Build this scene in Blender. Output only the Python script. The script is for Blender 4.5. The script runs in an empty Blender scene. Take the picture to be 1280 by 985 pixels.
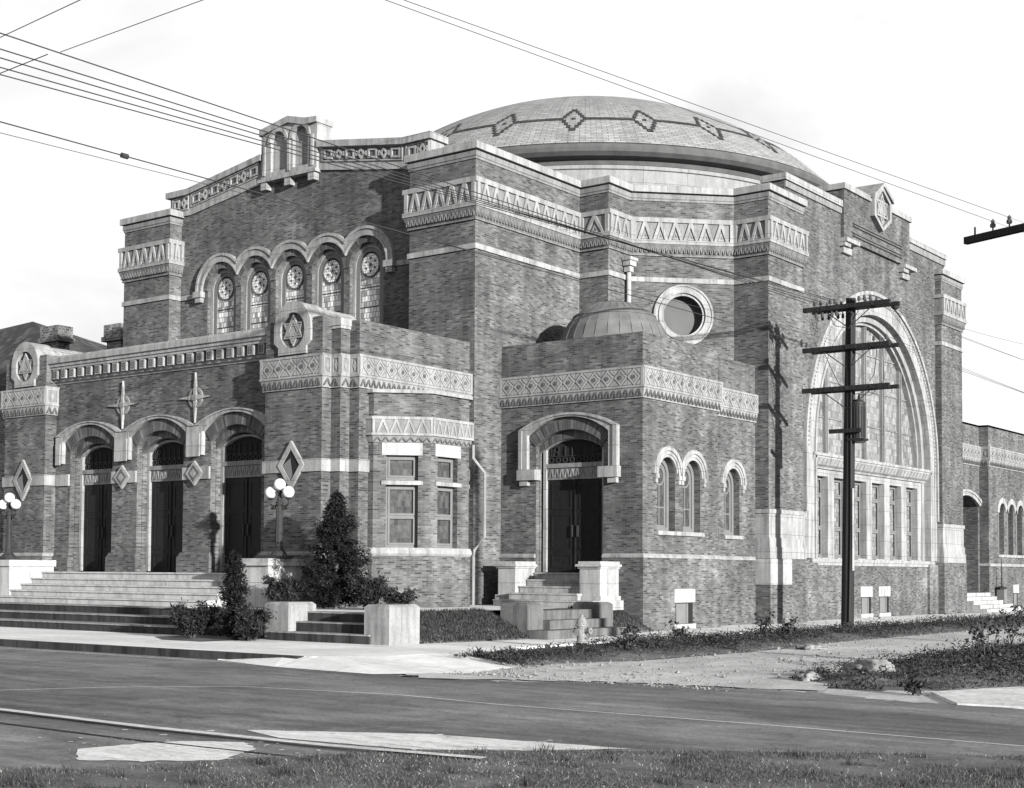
import bpy, math, random
from mathutils import Vector, Matrix
from mathutils.geometry import tessellate_polygon
random.seed(7)
PI = math.pi
scene = bpy.context.scene
COL = scene.collection
rad = math.radians

# ------------------------------------------------------------------ materials
def new_mat(name):
    m = bpy.data.materials.new(name); m.use_nodes = True
    nt = m.node_tree
    nt.nodes['Principled BSDF'].inputs['Specular IOR Level'].default_value = .12
    return m, nt, nt.nodes['Principled BSDF']
def N(nt, t, **kw):
    n = nt.nodes.new(t)
    for k, v in kw.items(): setattr(n, k, v)
    return n
def g(v): return (v, v, v, 1)
def ramp(nt, fac, stops):
    r = N(nt, 'ShaderNodeValToRGB'); e = r.color_ramp.elements
    e[0].position, e[0].color = stops[0][0], g(stops[0][1])
    e[1].position, e[1].color = stops[-1][0], g(stops[-1][1])
    for p, v in stops[1:-1]:
        x = e.new(p); x.color = g(v)
    nt.links.new(fac, r.inputs['Fac']); return r.outputs['Color']
def mul(nt, a, b, fac=1.0):
    m = N(nt, 'ShaderNodeMix', data_type='RGBA', blend_type='MULTIPLY')
    m.inputs[0].default_value = fac
    nt.links.new(a, m.inputs[6]); nt.links.new(b, m.inputs[7]); return m.outputs[2]
def mixc(nt, f, a, b):
    m = N(nt, 'ShaderNodeMix', data_type='RGBA')
    if isinstance(f, float): m.inputs[0].default_value = f
    else: nt.links.new(f, m.inputs[0])
    for s, i in ((a, 6), (b, 7)):
        if isinstance(s, float): m.inputs[i].default_value = g(s)
        else: nt.links.new(s, m.inputs[i])
    return m.outputs[2]
def pos(nt, sc=(1, 1, 1)):
    p = N(nt, 'ShaderNodeNewGeometry'); m = N(nt, 'ShaderNodeMapping')
    m.inputs['Scale'].default_value = sc
    nt.links.new(p.outputs['Position'], m.inputs['Vector']); return m.outputs[0]
def uvv(nt, sc=(1, 1, 1)):
    p = N(nt, 'ShaderNodeUVMap'); m = N(nt, 'ShaderNodeMapping')
    m.inputs['Scale'].default_value = sc
    nt.links.new(p.outputs[0], m.inputs['Vector']); return m.outputs[0]
def noise(nt, vec, scale, detail=4, rough=.6, dist=0):
    n = N(nt, 'ShaderNodeTexNoise'); n.inputs['Scale'].default_value = scale
    n.inputs['Detail'].default_value = detail; n.inputs['Roughness'].default_value = rough
    n.inputs['Distortion'].default_value = dist
    nt.links.new(vec, n.inputs['Vector']); return n.outputs['Fac']
def brick(nt, vec, c1, c2, mo, bw, rh, ms, off=.5, bias=0.0, smooth=.1):
    b = N(nt, 'ShaderNodeTexBrick'); b.offset = off
    b.inputs['Color1'].default_value = g(c1); b.inputs['Color2'].default_value = g(c2); b.inputs['Mortar'].default_value = g(mo)
    b.inputs['Scale'].default_value = 1; b.inputs['Brick Width'].default_value = bw; b.inputs['Row Height'].default_value = rh
    b.inputs['Mortar Size'].default_value = ms; b.inputs['Mortar Smooth'].default_value = smooth; b.inputs['Bias'].default_value = bias
    nt.links.new(vec, b.inputs['Vector']); return b
def bump(nt, bs, h, strength=.3, dist=.01):
    b = N(nt, 'ShaderNodeBump'); b.inputs['Strength'].default_value = strength; b.inputs['Distance'].default_value = dist
    nt.links.new(h, b.inputs['Height']); nt.links.new(b.outputs[0], bs.inputs['Normal'])

def m_brick(name, lo, hi, mo, dark=.06, amount=.8, bw=.19, rh=.054):
    m, nt, bs = new_mat(name)
    v = uvv(nt)
    b = brick(nt, v, 0, 1, .5, bw, rh, .009, smooth=.3)
    c = ramp(nt, b.outputs['Color'], [(0, dark), (.5 * (1 - amount), dark * 1.2), (1 - amount, lo * .75), (.55, lo), (1, hi)])
    c = mixc(nt, b.outputs['Fac'], c, mo)
    c = mul(nt, c, ramp(nt, noise(nt, pos(nt), .45, 5, .65), [(.25, .72), (.75, 1.25)]))
    c = mul(nt, c, ramp(nt, noise(nt, pos(nt, (2.0, 2.0, .2)), 1.0, 5, .65), [(.3, .66), (.62, 1.12)]))
    c = mul(nt, c, ramp(nt, noise(nt, uvv(nt, (2.2, 12, 1)), 1.1, 4, .75), [(.3, .86), (.7, 1.12)]))
    c = mul(nt, c, ramp(nt, noise(nt, pos(nt, (.9, .9, .9)), 1.0, 7, .75, .6), [(.3, .8), (.55, 1.0), (.74, 1.6)]))
    nt.links.new(c, bs.inputs['Base Color']); bs.inputs['Roughness'].default_value = .9
    bump(nt, bs, b.outputs['Color'], .35, .006)
    return m
def m_stone(name, v, var=.12, joint=True, bw=1.1, rh=.55, scale=2.0, dirt=.35, rough=.85):
    m, nt, bs = new_mat(name)
    c = ramp(nt, noise(nt, pos(nt), scale, 6, .65), [(.25, v * (1 - var)), (.75, v * (1 + var))])
    c = mul(nt, c, ramp(nt, noise(nt, pos(nt, (5, 5, .5)), 1.0, 4, .65), [(.30, 1 - dirt * 1.35), (.58, 1.0)]))
    c = mul(nt, c, ramp(nt, noise(nt, pos(nt), 17, 5, .75), [(.25, .78), (.75, 1.15)]))
    if joint:
        b = brick(nt, uvv(nt), 1, .92, .5, bw, rh, .008)
        c = mul(nt, c, b.outputs['Color'])
    nt.links.new(c, bs.inputs['Base Color']); bs.inputs['Roughness'].default_value = rough
    return m
def m_plain(name, v, rough=.7, var=.15, scale=6, metal=0.0):
    m, nt, bs = new_mat(name)
    c = ramp(nt, noise(nt, pos(nt), scale, 4, .6), [(.25, v * (1 - var)), (.75, v * (1 + var))])
    nt.links.new(c, bs.inputs['Base Color']); bs.inputs['Roughness'].default_value = rough; bs.inputs['Metallic'].default_value = metal
    return m
def m_glass_stained(name, lo, hi, lead, bw=.14, rh=.2, ms=.012, rough=.25):
    m, nt, bs = new_mat(name)
    v = uvv(nt)
    b = brick(nt, v, 0, 1, .5, bw, rh, ms, off=.35)
    c = ramp(nt, b.outputs['Color'], [(0, lo), (.5, (lo + hi) / 2), (1, hi)])
    c = mul(nt, c, ramp(nt, noise(nt, uvv(nt, (1, .6, 1)), 6, 5, .75), [(.3, .55), (.7, 1.35)]))
    c = mixc(nt, b.outputs['Fac'], c, lead)
    nt.links.new(c, bs.inputs['Base Color']); bs.inputs['Roughness'].default_value = rough; bs.inputs['Specular IOR Level'].default_value = .4
    bump(nt, bs, noise(nt, v, 9, 3), .3, .02)
    return m
def m_leaf(name, v):
    m, nt, bs = new_mat(name)
    oi = N(nt, 'ShaderNodeNewGeometry')
    c = ramp(nt, oi.outputs['Random Per Island'], [(0, v * .45), (.7, v), (1, v * 1.9)])
    nt.links.new(c, bs.inputs['Base Color']); bs.inputs['Roughness'].default_value = .65
    return m

M = {}
M['brick'] = m_brick('brick', .08, .128, .10, .032, .82)
M['brick_arch'] = m_brick('brick_arch', .07, .13, .10, .03, .9, bw=.075, rh=.30)
M['stone'] = m_stone('limestone', .255, .18)
M['stone_shade'] = m_stone('carved_stone_ground', .17, .2, joint=False, scale=9, dirt=.3)
M['stone_dark'] = m_stone('dark_carving', .09, .4, joint=False, scale=18, dirt=.3)  # darker stone tone for carved grounds and fine lines
M['frieze'] = m_stone('frieze_stone', .235, .12, joint=True, bw=1.0, rh=4, dirt=.3)
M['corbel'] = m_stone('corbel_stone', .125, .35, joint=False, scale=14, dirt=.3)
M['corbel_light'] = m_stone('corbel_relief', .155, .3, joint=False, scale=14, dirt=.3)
M['step'] = m_stone('step_stone', .36, .15, joint=True, bw=1.9, rh=6, dirt=.25)
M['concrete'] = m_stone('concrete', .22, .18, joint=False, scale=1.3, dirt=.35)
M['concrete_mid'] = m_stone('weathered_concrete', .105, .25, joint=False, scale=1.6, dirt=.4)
M['concrete_dark'] = m_stone('dark_concrete', .04, .3, joint=False, scale=2.5, dirt=.5)
M['copper'] = m_plain('sheet_metal_roof', .10, .55, .25, 3)
M['wood'] = m_plain('dark_oak', .012, .45, .3, 8)
M['iron'] = m_plain('black_iron', .025, .5, .2, 8)
M['sash'] = m_plain('painted_sash', .12, .6, .12, 5)
M['white'] = m_stone('pale_stone', .31, .16, bw=1.3, rh=.62, dirt=.3)
M['globe'] = m_plain('opal_glass', .55, .2, .03, 3)
M['dark'] = m_plain('painted_void', .015, .9, .2, 3)  # near black: stands for unlit openings, also dark window panes
def m_pole():
    m, nt, bs = new_mat('creosoted_wood')
    c = ramp(nt, noise(nt, pos(nt, (14, 14, .5)), 1, 6, .75), [(.3, .007), (.62, .022), (.8, .06)])
    nt.links.new(c, bs.inputs['Base Color']); bs.inputs['Roughness'].default_value = .7
    bump(nt, bs, noise(nt, pos(nt, (20, 20, .6)), 1, 4), .5, .02)
    return m
M['pole'] = m_pole()
M['wire'] = m_plain('wire_metal', .03, .6, .1, 3)
M['insul'] = m_plain('insulator_glass', .05, .3, .1, 3)
M['glass'] = m_glass_stained('stained_glass', .15, .65, .08, .12, .17, .010)
M['glass_big'] = m_glass_stained('opalescent_glass', .10, .22, .085, .17, .24, .007)
M['glass_dark'] = m_glass_stained('leaded_glass', .03, .07, .055, .11, .16, .006, .2)
M['rosette'] = m_glass_stained('rosette_glass', .35, .75, .2, .09, .09, .012)
M['leaf'] = m_leaf('leaf', .019)
M['conifer'] = m_leaf('conifer_needles', .010)
M['grassleaf'] = m_leaf('grass_blade', .06)
M['weed'] = m_leaf('weed_leaf', .03)
M['bark'] = m_plain('bark', .06, .9, .3, 20)
M['hydrant'] = m_plain('hydrant_paint', .16, .55, .35, 14)
M['hydrant_dark'] = m_plain('hydrant_base_paint', .008, .6, .3, 14)
M['roof'] = m_plain('tar_roof', .12, .9, .2, 3)
M['slate'] = m_brick('slate_roof', .05, .075, .03, .035, .9, bw=.4, rh=.25)
M['rubble'] = m_brick('chimney_brick', .09, .17, .2, .04, .8, bw=.2, rh=.11)
M['drum'] = m_stone('drum_render', .21, .13, joint=True, bw=3.0, rh=5, dirt=.2)

def m_tile():
    m, nt, bs = new_mat('dome_tile')
    b = brick(nt, uvv(nt), .175, .24, .08, .32, .125, .011, bias=.1)
    c = mul(nt, b.outputs['Color'], ramp(nt, noise(nt, pos(nt), .5, 6, .7), [(.25, .85), (.75, 1.1)]))
    c = mul(nt, c, ramp(nt, noise(nt, uvv(nt, (1.6, .12, 1)), 1.0, 5, .7), [(.3, .75), (.6, 1.08)]))
    c = mul(nt, c, ramp(nt, noise(nt, uvv(nt, (3.1, 8.0, 1)), 1.0, 2, .6), [(.3, .8), (.7, 1.15)]))
    nt.links.new(c, bs.inputs['Base Color']); bs.inputs['Roughness'].default_value = .6
    bump(nt, bs, b.outputs['Color'], .5, .03)
    return m
M['tile'] = m_tile()
def m_tiledark():
    m, nt, bs = new_mat('dark_dome_tile')
    b = brick(nt, uvv(nt), .025, .045, .015, .32, .125, .012)
    nt.links.new(b.outputs['Color'], bs.inputs['Base Color']); bs.inputs['Roughness'].default_value = .6
    return m
M['tile_dark'] = m_tiledark()
def m_ground(name, lo, hi, s1, s2, fine, patches=None, rough=.92):
    m, nt, bs = new_mat(name)
    c = ramp(nt, noise(nt, pos(nt, s1), 1, 6, .65, .4), [(.3, lo), (.7, hi)])
    c = mul(nt, c, ramp(nt, noise(nt, pos(nt, s2), 1, 6, .7), [(.25, .75), (.75, 1.2)]))
    f = noise(nt, pos(nt), fine, 3, .7)
    c = mul(nt, c, ramp(nt, f, [(.25, .75), (.75, 1.25)]))
    nt.links.new(c, bs.inputs['Base Color']); bs.inputs['Roughness'].default_value = rough
    bump(nt, bs, f, .5, .02)
    return m
def m_asphalt():
    m, nt, bs = new_mat('asphalt')
    c = ramp(nt, noise(nt, pos(nt, (.1, .8, 1)), 1, 6, .65, .4), [(.3, .07), (.7, .13)])
    dust = ramp(nt, noise(nt, pos(nt, (.22, .45, 1)), 1, 7, .72, .8), [(.46, 0.0), (.7, .8)])
    c = mixc(nt, dust, c, .21)
    c = mul(nt, c, ramp(nt, noise(nt, pos(nt), 1.4, 6, .75), [(.25, .8), (.75, 1.2)]))
    f = noise(nt, pos(nt), 22, 5, .8)
    c = mul(nt, c, ramp(nt, f, [(.25, .5), (.75, 1.6)]))
    c = mul(nt, c, ramp(nt, noise(nt, pos(nt, (.5, 1.1, 1)), 1.7, 6, .75, .8), [(.3, .62), (.42, .95), (.75, 1.25)]))
    vo_ = N(nt, 'ShaderNodeTexVoronoi', feature='DISTANCE_TO_EDGE'); vo_.inputs['Scale'].default_value = .42
    nz = N(nt, 'ShaderNodeTexNoise'); nz.inputs['Scale'].default_value = 1.6; nz.inputs['Detail'].default_value = 6
    nt.links.new(pos(nt), nz.inputs['Vector'])
    ad = N(nt, 'ShaderNodeVectorMath', operation='MULTIPLY_ADD'); ad.inputs[1].default_value = (1.1, 1.1, 0)
    nt.links.new(nz.outputs['Color'], ad.inputs[0]); nt.links.new(pos(nt), ad.inputs[2]); nt.links.new(ad.outputs[0], vo_.inputs['Vector'])
    c = mul(nt, c, ramp(nt, vo_.outputs['Distance'], [(0.0, .7), (.006, .8), (.014, 1.0)]), .8)
    c = mul(nt, c, ramp(nt, noise(nt, pos(nt, (.05, 3.2, 1)), 1, 5, .7), [(.3, .78), (.7, 1.3)]))
    nt.links.new(c, bs.inputs['Base Color']); bs.inputs['Roughness'].default_value = .85
    bump(nt, bs, f, .4, .01)
    return m
M['asphalt'] = m_asphalt()
M['dirt'] = m_ground('dirt_road', .27, .48, (.5, .25, 1), (2, 1.2, 1), 14)
M['earth'] = m_ground('earth', .07, .16, (.5, .5, 1), (2, 2, 1), 12)
M['turf'] = m_ground('turf_soil', .05, .16, (1, 1, 1), (3, 3, 1), 18)
M['patch'] = m_ground('bleached_concrete', .38, .6, (.8, 1.2, 1), (3, 3, 1), 9)
def m_patch():
    m, nt, bs = new_mat('streaked_concrete')
    c = ramp(nt, noise(nt, pos(nt, (1.2, 4.5, 1)), 1.3, 8, .75, .6), [(.33, .2), (.42, .5), (.7, .74)])
    c = mul(nt, c, ramp(nt, noise(nt, pos(nt), 12, 5, .8), [(.25, .7), (.75, 1.15)]))
    nt.links.new(c, bs.inputs['Base Color']); bs.inputs['Roughness'].default_value = .92
    return m
M['patch_near'] = m_patch()
def m_walk():
    m, nt, bs = new_mat('sidewalk')
    c = ramp(nt, noise(nt, pos(nt, (.35, .6, 1)), 1, 6, .65, .5), [(.3, .46), (.7, .72)])
    c = mul(nt, c, ramp(nt, noise(nt, pos(nt), 6, 6, .7), [(.25, .8), (.75, 1.15)]))
    b = brick(nt, pos(nt), 1, .93, .55, 1.5, 1.5, .012, off=0)
    c = mul(nt, c, b.outputs['Color'])
    nt.links.new(c, bs.inputs['Base Color']); bs.inputs['Roughness'].default_value = .9
    return m
M['walk'] = m_walk()
M['rock'] = m_stone('rock', .2, .5, joint=False, scale=7, dirt=.4)

# ------------------------------------------------------------------ mesh builder
class MB:
    def __init__(s): s.v = []; s.f = []; s.uv = []; s.m = []; s.brk = [0]
    def nxt(s): s.brk.append(len(s.f))
    def face(s, pts, mi=0, uv=None):
        pts = [Vector(p) for p in pts]
        n = Vector((0, 0, 0))
        for i in range(len(pts)):
            a = pts[i]; b = pts[(i + 1) % len(pts)]
            n += a.cross(b)
        if n.length < 1e-10: return
        n.normalize()
        if uv is None:
            if abs(n.z) > .75: uv = [(p.x, p.y) for p in pts]
            else:
                t = Vector((-n.y, n.x, 0)).normalized()
                uv = [(p.dot(t), p.z) for p in pts]
        i0 = len(s.v); s.v += [tuple(p) for p in pts]
        s.f.append(list(range(i0, i0 + len(pts)))); s.uv += uv; s.m.append(mi)
    def box(s, x0, x1, y0, y1, z0, z1, mi=0):
        P = lambda a, b, c: (a, b, c)
        s.face([P(x0, y0, z0), P(x1, y0, z0), P(x1, y0, z1), P(x0, y0, z1)], mi)
        s.face([P(x1, y1, z0), P(x0, y1, z0), P(x0, y1, z1), P(x1, y1, z1)], mi)
        s.face([P(x1, y0, z0), P(x1, y1, z0), P(x1, y1, z1), P(x1, y0, z1)], mi)
        s.face([P(x0, y1, z0), P(x0, y0, z0), P(x0, y0, z1), P(x0, y1, z1)], mi)
        s.face([P(x0, y0, z1), P(x1, y0, z1), P(x1, y1, z1), P(x0, y1, z1)], mi)
        s.face([P(x0, y1, z0), P(x1, y1, z0), P(x1, y0, z0), P(x0, y0, z0)], mi)
    def prism(s, plan, z0, z1, mi=0, top=True):
        n = len(plan)
        for i in range(n):
            a, b = plan[i], plan[(i + 1) % n]
            s.face([(a[0], a[1], z0), (b[0], b[1], z0), (b[0], b[1], z1), (a[0], a[1], z1)], mi)
        if top: s.face([(p[0], p[1], z1) for p in plan], mi)
    def walls(s, path, z0, z1, mi=0):
        for a, b in zip(path[:-1], path[1:]):
            s.face([(a[0], a[1], z0), (b[0], b[1], z0), (b[0], b[1], z1), (a[0], a[1], z1)], mi)
    def tess(s, fr, outline, holes, d, mi=0):
        loops = [[Vector((p[0], p[1], 0)) for p in outline]] + [[Vector((p[0], p[1], 0)) for p in h] for h in holes]
        flat = [p for l in loops for p in l]
        for t in tessellate_polygon(loops):
            a, b, c = [flat[i] for i in t]
            if (b - a).cross(c - a).z < 0: b, c = c, b
            if abs((b - a).cross(c - a).z) < 1e-9: continue
            s.face([fr(p.x, p.y, d) for p in (a, b, c)], mi, [(p.x, p.y) for p in (a, b, c)])
    def plate(s, fr, outline, d0, d1, holes=(), mi=0, hd=None, side=None, sides=True, back=False):
        if area(outline) < 0: outline = outline[::-1]
        s.tess(fr, outline, holes, d1, mi)
        sm = mi if side is None else side
        if back:
            for t in (outline,):
                s.face([fr(p[0], p[1], d0) for p in t[::-1]], mi)
        if sides:
            for i in range(len(outline)):
                a, b = outline[i], outline[(i + 1) % len(outline)]
                s.face([fr(a[0], a[1], d0), fr(b[0], b[1], d0), fr(b[0], b[1], d1), fr(a[0], a[1], d1)], sm)
        for h in holes:
            if area(h) < 0: h = h[::-1]
            hd_ = d0 if hd is None else hd
            for i in range(len(h)):
                a, b = h[i], h[(i + 1) % len(h)]
                s.face([fr(a[0], a[1], d1), fr(b[0], b[1], d1), fr(b[0], b[1], hd_), fr(a[0], a[1], hd_)], sm)
    def tube(s, pts, r, n=8, mi=0, cap=True, r2=None):
        pts = [Vector(p) for p in pts]; rings = []
        for i, p in enumerate(pts):
            d = (pts[min(i + 1, len(pts) - 1)] - pts[max(i - 1, 0)]).normalized()
            up = Vector((0, 0, 1)) if abs(d.z) < .9 else Vector((1, 0, 0))
            a = d.cross(up).normalized(); b = a.cross(d)
            rr = r if r2 is None else r + (r2 - r) * i / (len(pts) - 1)
            rings.append([p + a * math.cos(2 * PI * k / n) * rr + b * math.sin(2 * PI * k / n) * rr for k in range(n)])
        for i in range(len(rings) - 1):
            for k in range(n):
                s.face([rings[i][k], rings[i + 1][k], rings[i + 1][(k + 1) % n], rings[i][(k + 1) % n]], mi)
        if cap:
            s.face(rings[0], mi); s.face(rings[-1][::-1], mi)
    def lathe(s, c, prof, n=16, mi=0, a0=0, a1=2 * PI, R=None):
        for i in range(len(prof) - 1):
            (r0, z0), (r1, z1) = prof[i], prof[i + 1]
            for k in range(n):
                t0 = a0 + (a1 - a0) * k / n; t1 = a0 + (a1 - a0) * (k + 1) / n
                P = lambda r, t, z: (c[0] + r * math.cos(t), c[1] + r * math.sin(t), c[2] + z)
                q = [P(r0, t0, z0), P(r0, t1, z0), P(r1, t1, z1), P(r1, t0, z1)]
                if r0 < 1e-6: q = [q[0], q[2], q[3]]
                elif r1 < 1e-6: q = q[:3]
                rr = R or max(r0, r1)
                s.face(q, mi)
    def sphere(s, c, r, n=14, mi=0, sz=1.0):
        prof = [(r * math.sin(PI * i / n), -r * sz * math.cos(PI * i / n)) for i in range(n + 1)]
        prof[0] = (0, -r * sz); prof[-1] = (0, r * sz)
        s.lathe(c, prof, n + 4, mi)
    def each(s, name, mats, parent=None):
        cuts = sorted(set(s.brk + [len(s.f)])); out = []
        offs = [0]
        for f in s.f: offs.append(offs[-1] + len(f))
        for a, b in zip(cuts[:-1], cuts[1:]):
            m = MB(); o = offs[a]
            m.v = s.v[o:offs[b]]; m.uv = s.uv[o:offs[b]]; m.f = [[i - o for i in f] for f in s.f[a:b]]; m.m = s.m[a:b]
            out.append(m.build(name, mats, parent))
        return out
    def build(s, name, mats, parent=None, base=None, smooth=False):
        if base is None: base = BASE
        me = bpy.data.meshes.new(name)
        bx, by, bz = base
        me.from_pydata([(x - bx, y - by, z - bz) for x, y, z in s.v], [], s.f)
        if not isinstance(mats, (list, tuple)): mats = [mats]
        for m in mats: me.materials.append(m)
        me.polygons.foreach_set('material_index', s.m)
        l = me.uv_layers.new(name='UVMap')
        l.data.foreach_set('uv', [c for u in s.uv for c in u])
        if smooth:
            import bmesh
            bm = bmesh.new(); bm.from_mesh(me); bmesh.ops.remove_doubles(bm, verts=bm.verts, dist=.0005)
            bm.to_mesh(me); bm.free()
            me.polygons.foreach_set('use_smooth', [True] * len(me.polygons))
        o = bpy.data.objects.new(name, me); COL.objects.link(o)
        if parent is not None: o.parent = parent
        else: o.location = base
        return o
BASE = (0, 0, 0)
def area(o):
    return .5 * sum(o[i][0] * o[(i + 1) % len(o)][1] - o[(i + 1) % len(o)][0] * o[i][1] for i in range(len(o)))
def tag(o, label=None, cat=None, group=None, kind=None):
    if label: o['label'] = label
    if cat: o['category'] = cat
    if group: o['group'] = group
    if kind: o['kind'] = kind
    return o
def thing(name, label, cat, loc, group=None):
    global BASE
    o = bpy.data.objects.new(name, None); COL.objects.link(o); o.location = loc
    o.empty_display_size = .3
    BASE = tuple(loc)
    return tag(o, label, cat, group)
def children(o): return [c for c in bpy.data.objects if c.parent == o]
def copy_tree(o, parent=None):
    c = o.copy(); COL.objects.link(c)
    if parent is not None: c.parent = parent
    for ch in children(o): copy_tree(ch, c)
    return c

# frames: (u, z, d) -> world;  d is outward
def FRONT(Y): return lambda u, z, d=0.0: (u, Y - d, z)
def SIDE(X): return lambda u, z, d=0.0: (X + d, u, z)
def LINE(p0, p1):
    p0 = Vector(p0); t = (Vector(p1) - p0).normalized(); n = Vector((t.y, -t.x))
    return lambda u, z, d=0.0: (p0.x + t.x * u + n.x * d, p0.y + t.y * u + n.y * d, z)
# outlines in (u, z)
def rect(a, b, c, d): return [(a, c), (b, c), (b, d), (a, d)]
def arched(c, r, z0, zs, n=16):
    return [(c - r, z0), (c + r, z0)] + [(c + r * math.cos(PI * k / n), zs + r * math.sin(PI * k / n)) for k in range(n + 1)]
def segpts(c, w, zs, h, n=14):        # points of a segmental arch from right to left
    R = (w * w + h * h) / (2 * h); a = math.asin(w / R)
    return [(c + R * math.sin(a - 2 * a * k / n), zs + h - R + R * math.cos(a - 2 * a * k / n)) for k in range(n + 1)]
def segopen(c, w, z0, zs, h, n=14): return [(c - w, z0), (c + w, z0)] + segpts(c, w, zs, h, n)
def segring(c, w0, zs0, h0, w1, zs1, h1, n=14):
    return segpts(c, w1, zs1, h1, n)[::-1] + segpts(c, w0, zs0, h0, n) if False else segpts(c, w1, zs1, h1, n) + segpts(c, w0, zs0, h0, n)[::-1]
def circ(c, z, r, n=32, sz=1.0, a0=0.0): return [(c + r * math.cos(a0 + 2 * PI * k / n), z + r * sz * math.sin(a0 + 2 * PI * k / n)) for k in range(n)]
def ringpoly(c, zs, r0, r1, lo=None, hi=None, n=28):
    def arc(r):
        a0, a1 = 0.0, PI
        if hi is not None and hi < r: a0 = math.acos(hi / r)
        if lo is not None and lo < r: a1 = PI - math.acos(lo / r)
        return [(c + r * math.cos(a0 + (a1 - a0) * k / n), zs + r * math.sin(a0 + (a1 - a0) * k / n)) for k in range(n + 1)]
    return arc(r1) + arc(r0)[::-1]
def diamond(c, z, w, h): return [(c - w, z), (c, z - h), (c + w, z), (c, z + h)]

def offpath(path, d):
    out = []
    for i, p in enumerate(path):
        ns = []
        for a, b in ((i - 1, i), (i, i + 1)):
            if a < 0 or b >= len(path): continue
            t = (Vector(path[b]) - Vector(path[a])).normalized(); ns.append(Vector((t.y, -t.x)))
        if len(ns) == 1: o = ns[0]
        else: o = (ns[0] + ns[1]) / (1 + ns[0].dot(ns[1]))
        out.append(Vector(p) + o * d)
    return out
def sweep(mb, path, prof, mi=0, caps=True):
    path = [Vector(p[:2]) for p in path]
    offs = [offpath(path, d) for d, z in prof]
    L = [0.0]
    for a, b in zip(path[:-1], path[1:]): L.append(L[-1] + (b - a).length)
    for i in range(len(path) - 1):
        for j in range(len(prof) - 1):
            A, B = offs[j][i], offs[j][i + 1]; Cc, D = offs[j + 1][i + 1], offs[j + 1][i]
            z0, z1 = prof[j][1], prof[j + 1][1]
            mb.face([(A.x, A.y, z0), (B.x, B.y, z0), (Cc.x, Cc.y, z1), (D.x, D.y, z1)], mi,
                    [(L[i], z0 + prof[j][0]), (L[i + 1], z0 + prof[j][0]), (L[i + 1], z1 + prof[j + 1][0]), (L[i], z1 + prof[j + 1][0])])
    if caps:
        for i, fl in ((0, True), (len(path) - 1, False)):
            pts = [(offs[j][i].x, offs[j][i].y, prof[j][1]) for j in range(len(prof))]
            mb.face(pts[::-1] if fl else pts, mi)
    return mb
def slab(d, z0, z1, inn=-.02): return [(inn, z0), (d, z0), (d, z1), (inn, z1)]

def zigzag(mb, fr, u0, u1, z0, z1, sp, d0, d1, bw=.1, mi=0):
    n = max(1, round((u1 - u0) / sp)); s = (u1 - u0) / n
    for k in range(n):
        a = u0 + k * s + .004; b = a + s - .008; m = (a + b) / 2
        mb.plate(fr, [(a, z0), (a + bw, z0), (m, z1 - bw * 1.35), (b - bw, z0), (b, z0), (m + bw * .62, z1), (m - bw * .62, z1)], d0, d1, mi=mi)
def frieze_upper(parent, path, rng, z0=11.75, z1=12.56, sp=.48):
    """slab along the path, borders, zigzag bars (rng: segments that carry bars)"""
    mb = MB()
    sweep(mb, path, [(-.02, z0), (.1, z0), (.1, z1), (-.02, z1)], 1)
    o = mb.build('frieze', [M['frieze'], M['stone_shade']], parent)
    b = MB()
    sweep(b, path, [(.1, z0 + .001), (.16, z0 + .001), (.16, z0 + .13), (.1, z0 + .13)])
    sweep(b, path, [(.1, z1 - .13), (.16, z1 - .13), (.16, z1 + .012), (-.02, z1 + .012)])
    off = offpath([Vector(p) for p in path], .0)
    pp = offpath([Vector(p) for p in path], .1)
    for i in rng:
        fr = LINE(pp[i], pp[i + 1]); Ls = (pp[i + 1] - pp[i]).length
        e0 = .2 if True else 0
        zigzag(b, fr, .17, Ls - .17, z0 + .131, z1 - .131, sp, -.0, .05, .09)
        k_ = max(1, round((Ls - .34) / sp)); s_ = (Ls - .34) / k_
        for k in range(k_):
            u = .17 + (k + .5) * s_
            b.plate(fr, [(u - s_ * .2, z0 + .16), (u + s_ * .2, z0 + .16), (u, z0 + .42)], 0, .02, holes=[[(u - s_ * .1, z0 + .2), (u + s_ * .1, z0 + .2), (u, z0 + .34)]])
        for a in (.0, Ls - .14):
            b.plate(fr, rect(a + .01, a + .13, z0 + .131, z1 - .131), 0, .055)
    b.build('zigzag_relief', M['frieze'], parent)
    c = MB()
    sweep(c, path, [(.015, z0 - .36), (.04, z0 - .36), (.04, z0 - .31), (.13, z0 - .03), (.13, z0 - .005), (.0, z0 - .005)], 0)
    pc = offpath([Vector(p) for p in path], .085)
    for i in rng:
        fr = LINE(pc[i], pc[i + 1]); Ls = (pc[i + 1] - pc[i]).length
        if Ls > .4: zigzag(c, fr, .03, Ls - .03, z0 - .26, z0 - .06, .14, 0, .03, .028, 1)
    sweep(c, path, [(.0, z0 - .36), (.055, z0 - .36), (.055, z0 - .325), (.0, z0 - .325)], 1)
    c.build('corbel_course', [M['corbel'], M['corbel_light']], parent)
def coping(parent, path, zt=13.6, wide=.42, m='stone'):
    mb = MB()
    sweep(mb, path, [(-wide, zt - .22), (.13, zt - .22), (.13, zt - .02), (.1, zt), (-wide, zt)])
    mb.build('coping', M[m], parent)
    mb = MB()
    sweep(mb, path, [(-.02, zt - .48), (.03, zt - .48), (.03, zt - .42), (.055, zt - .40), (.055, zt - .26), (.0, zt - .26)])
    mb.build('cornice_moulding', M['stone_shade'], parent)
def belt(parent, path, z0=10.57, z1=10.72):
    mb = MB(); sweep(mb, path, slab(.05, z0, z1)); mb.build('belt_course', M['stone'], parent)
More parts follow.
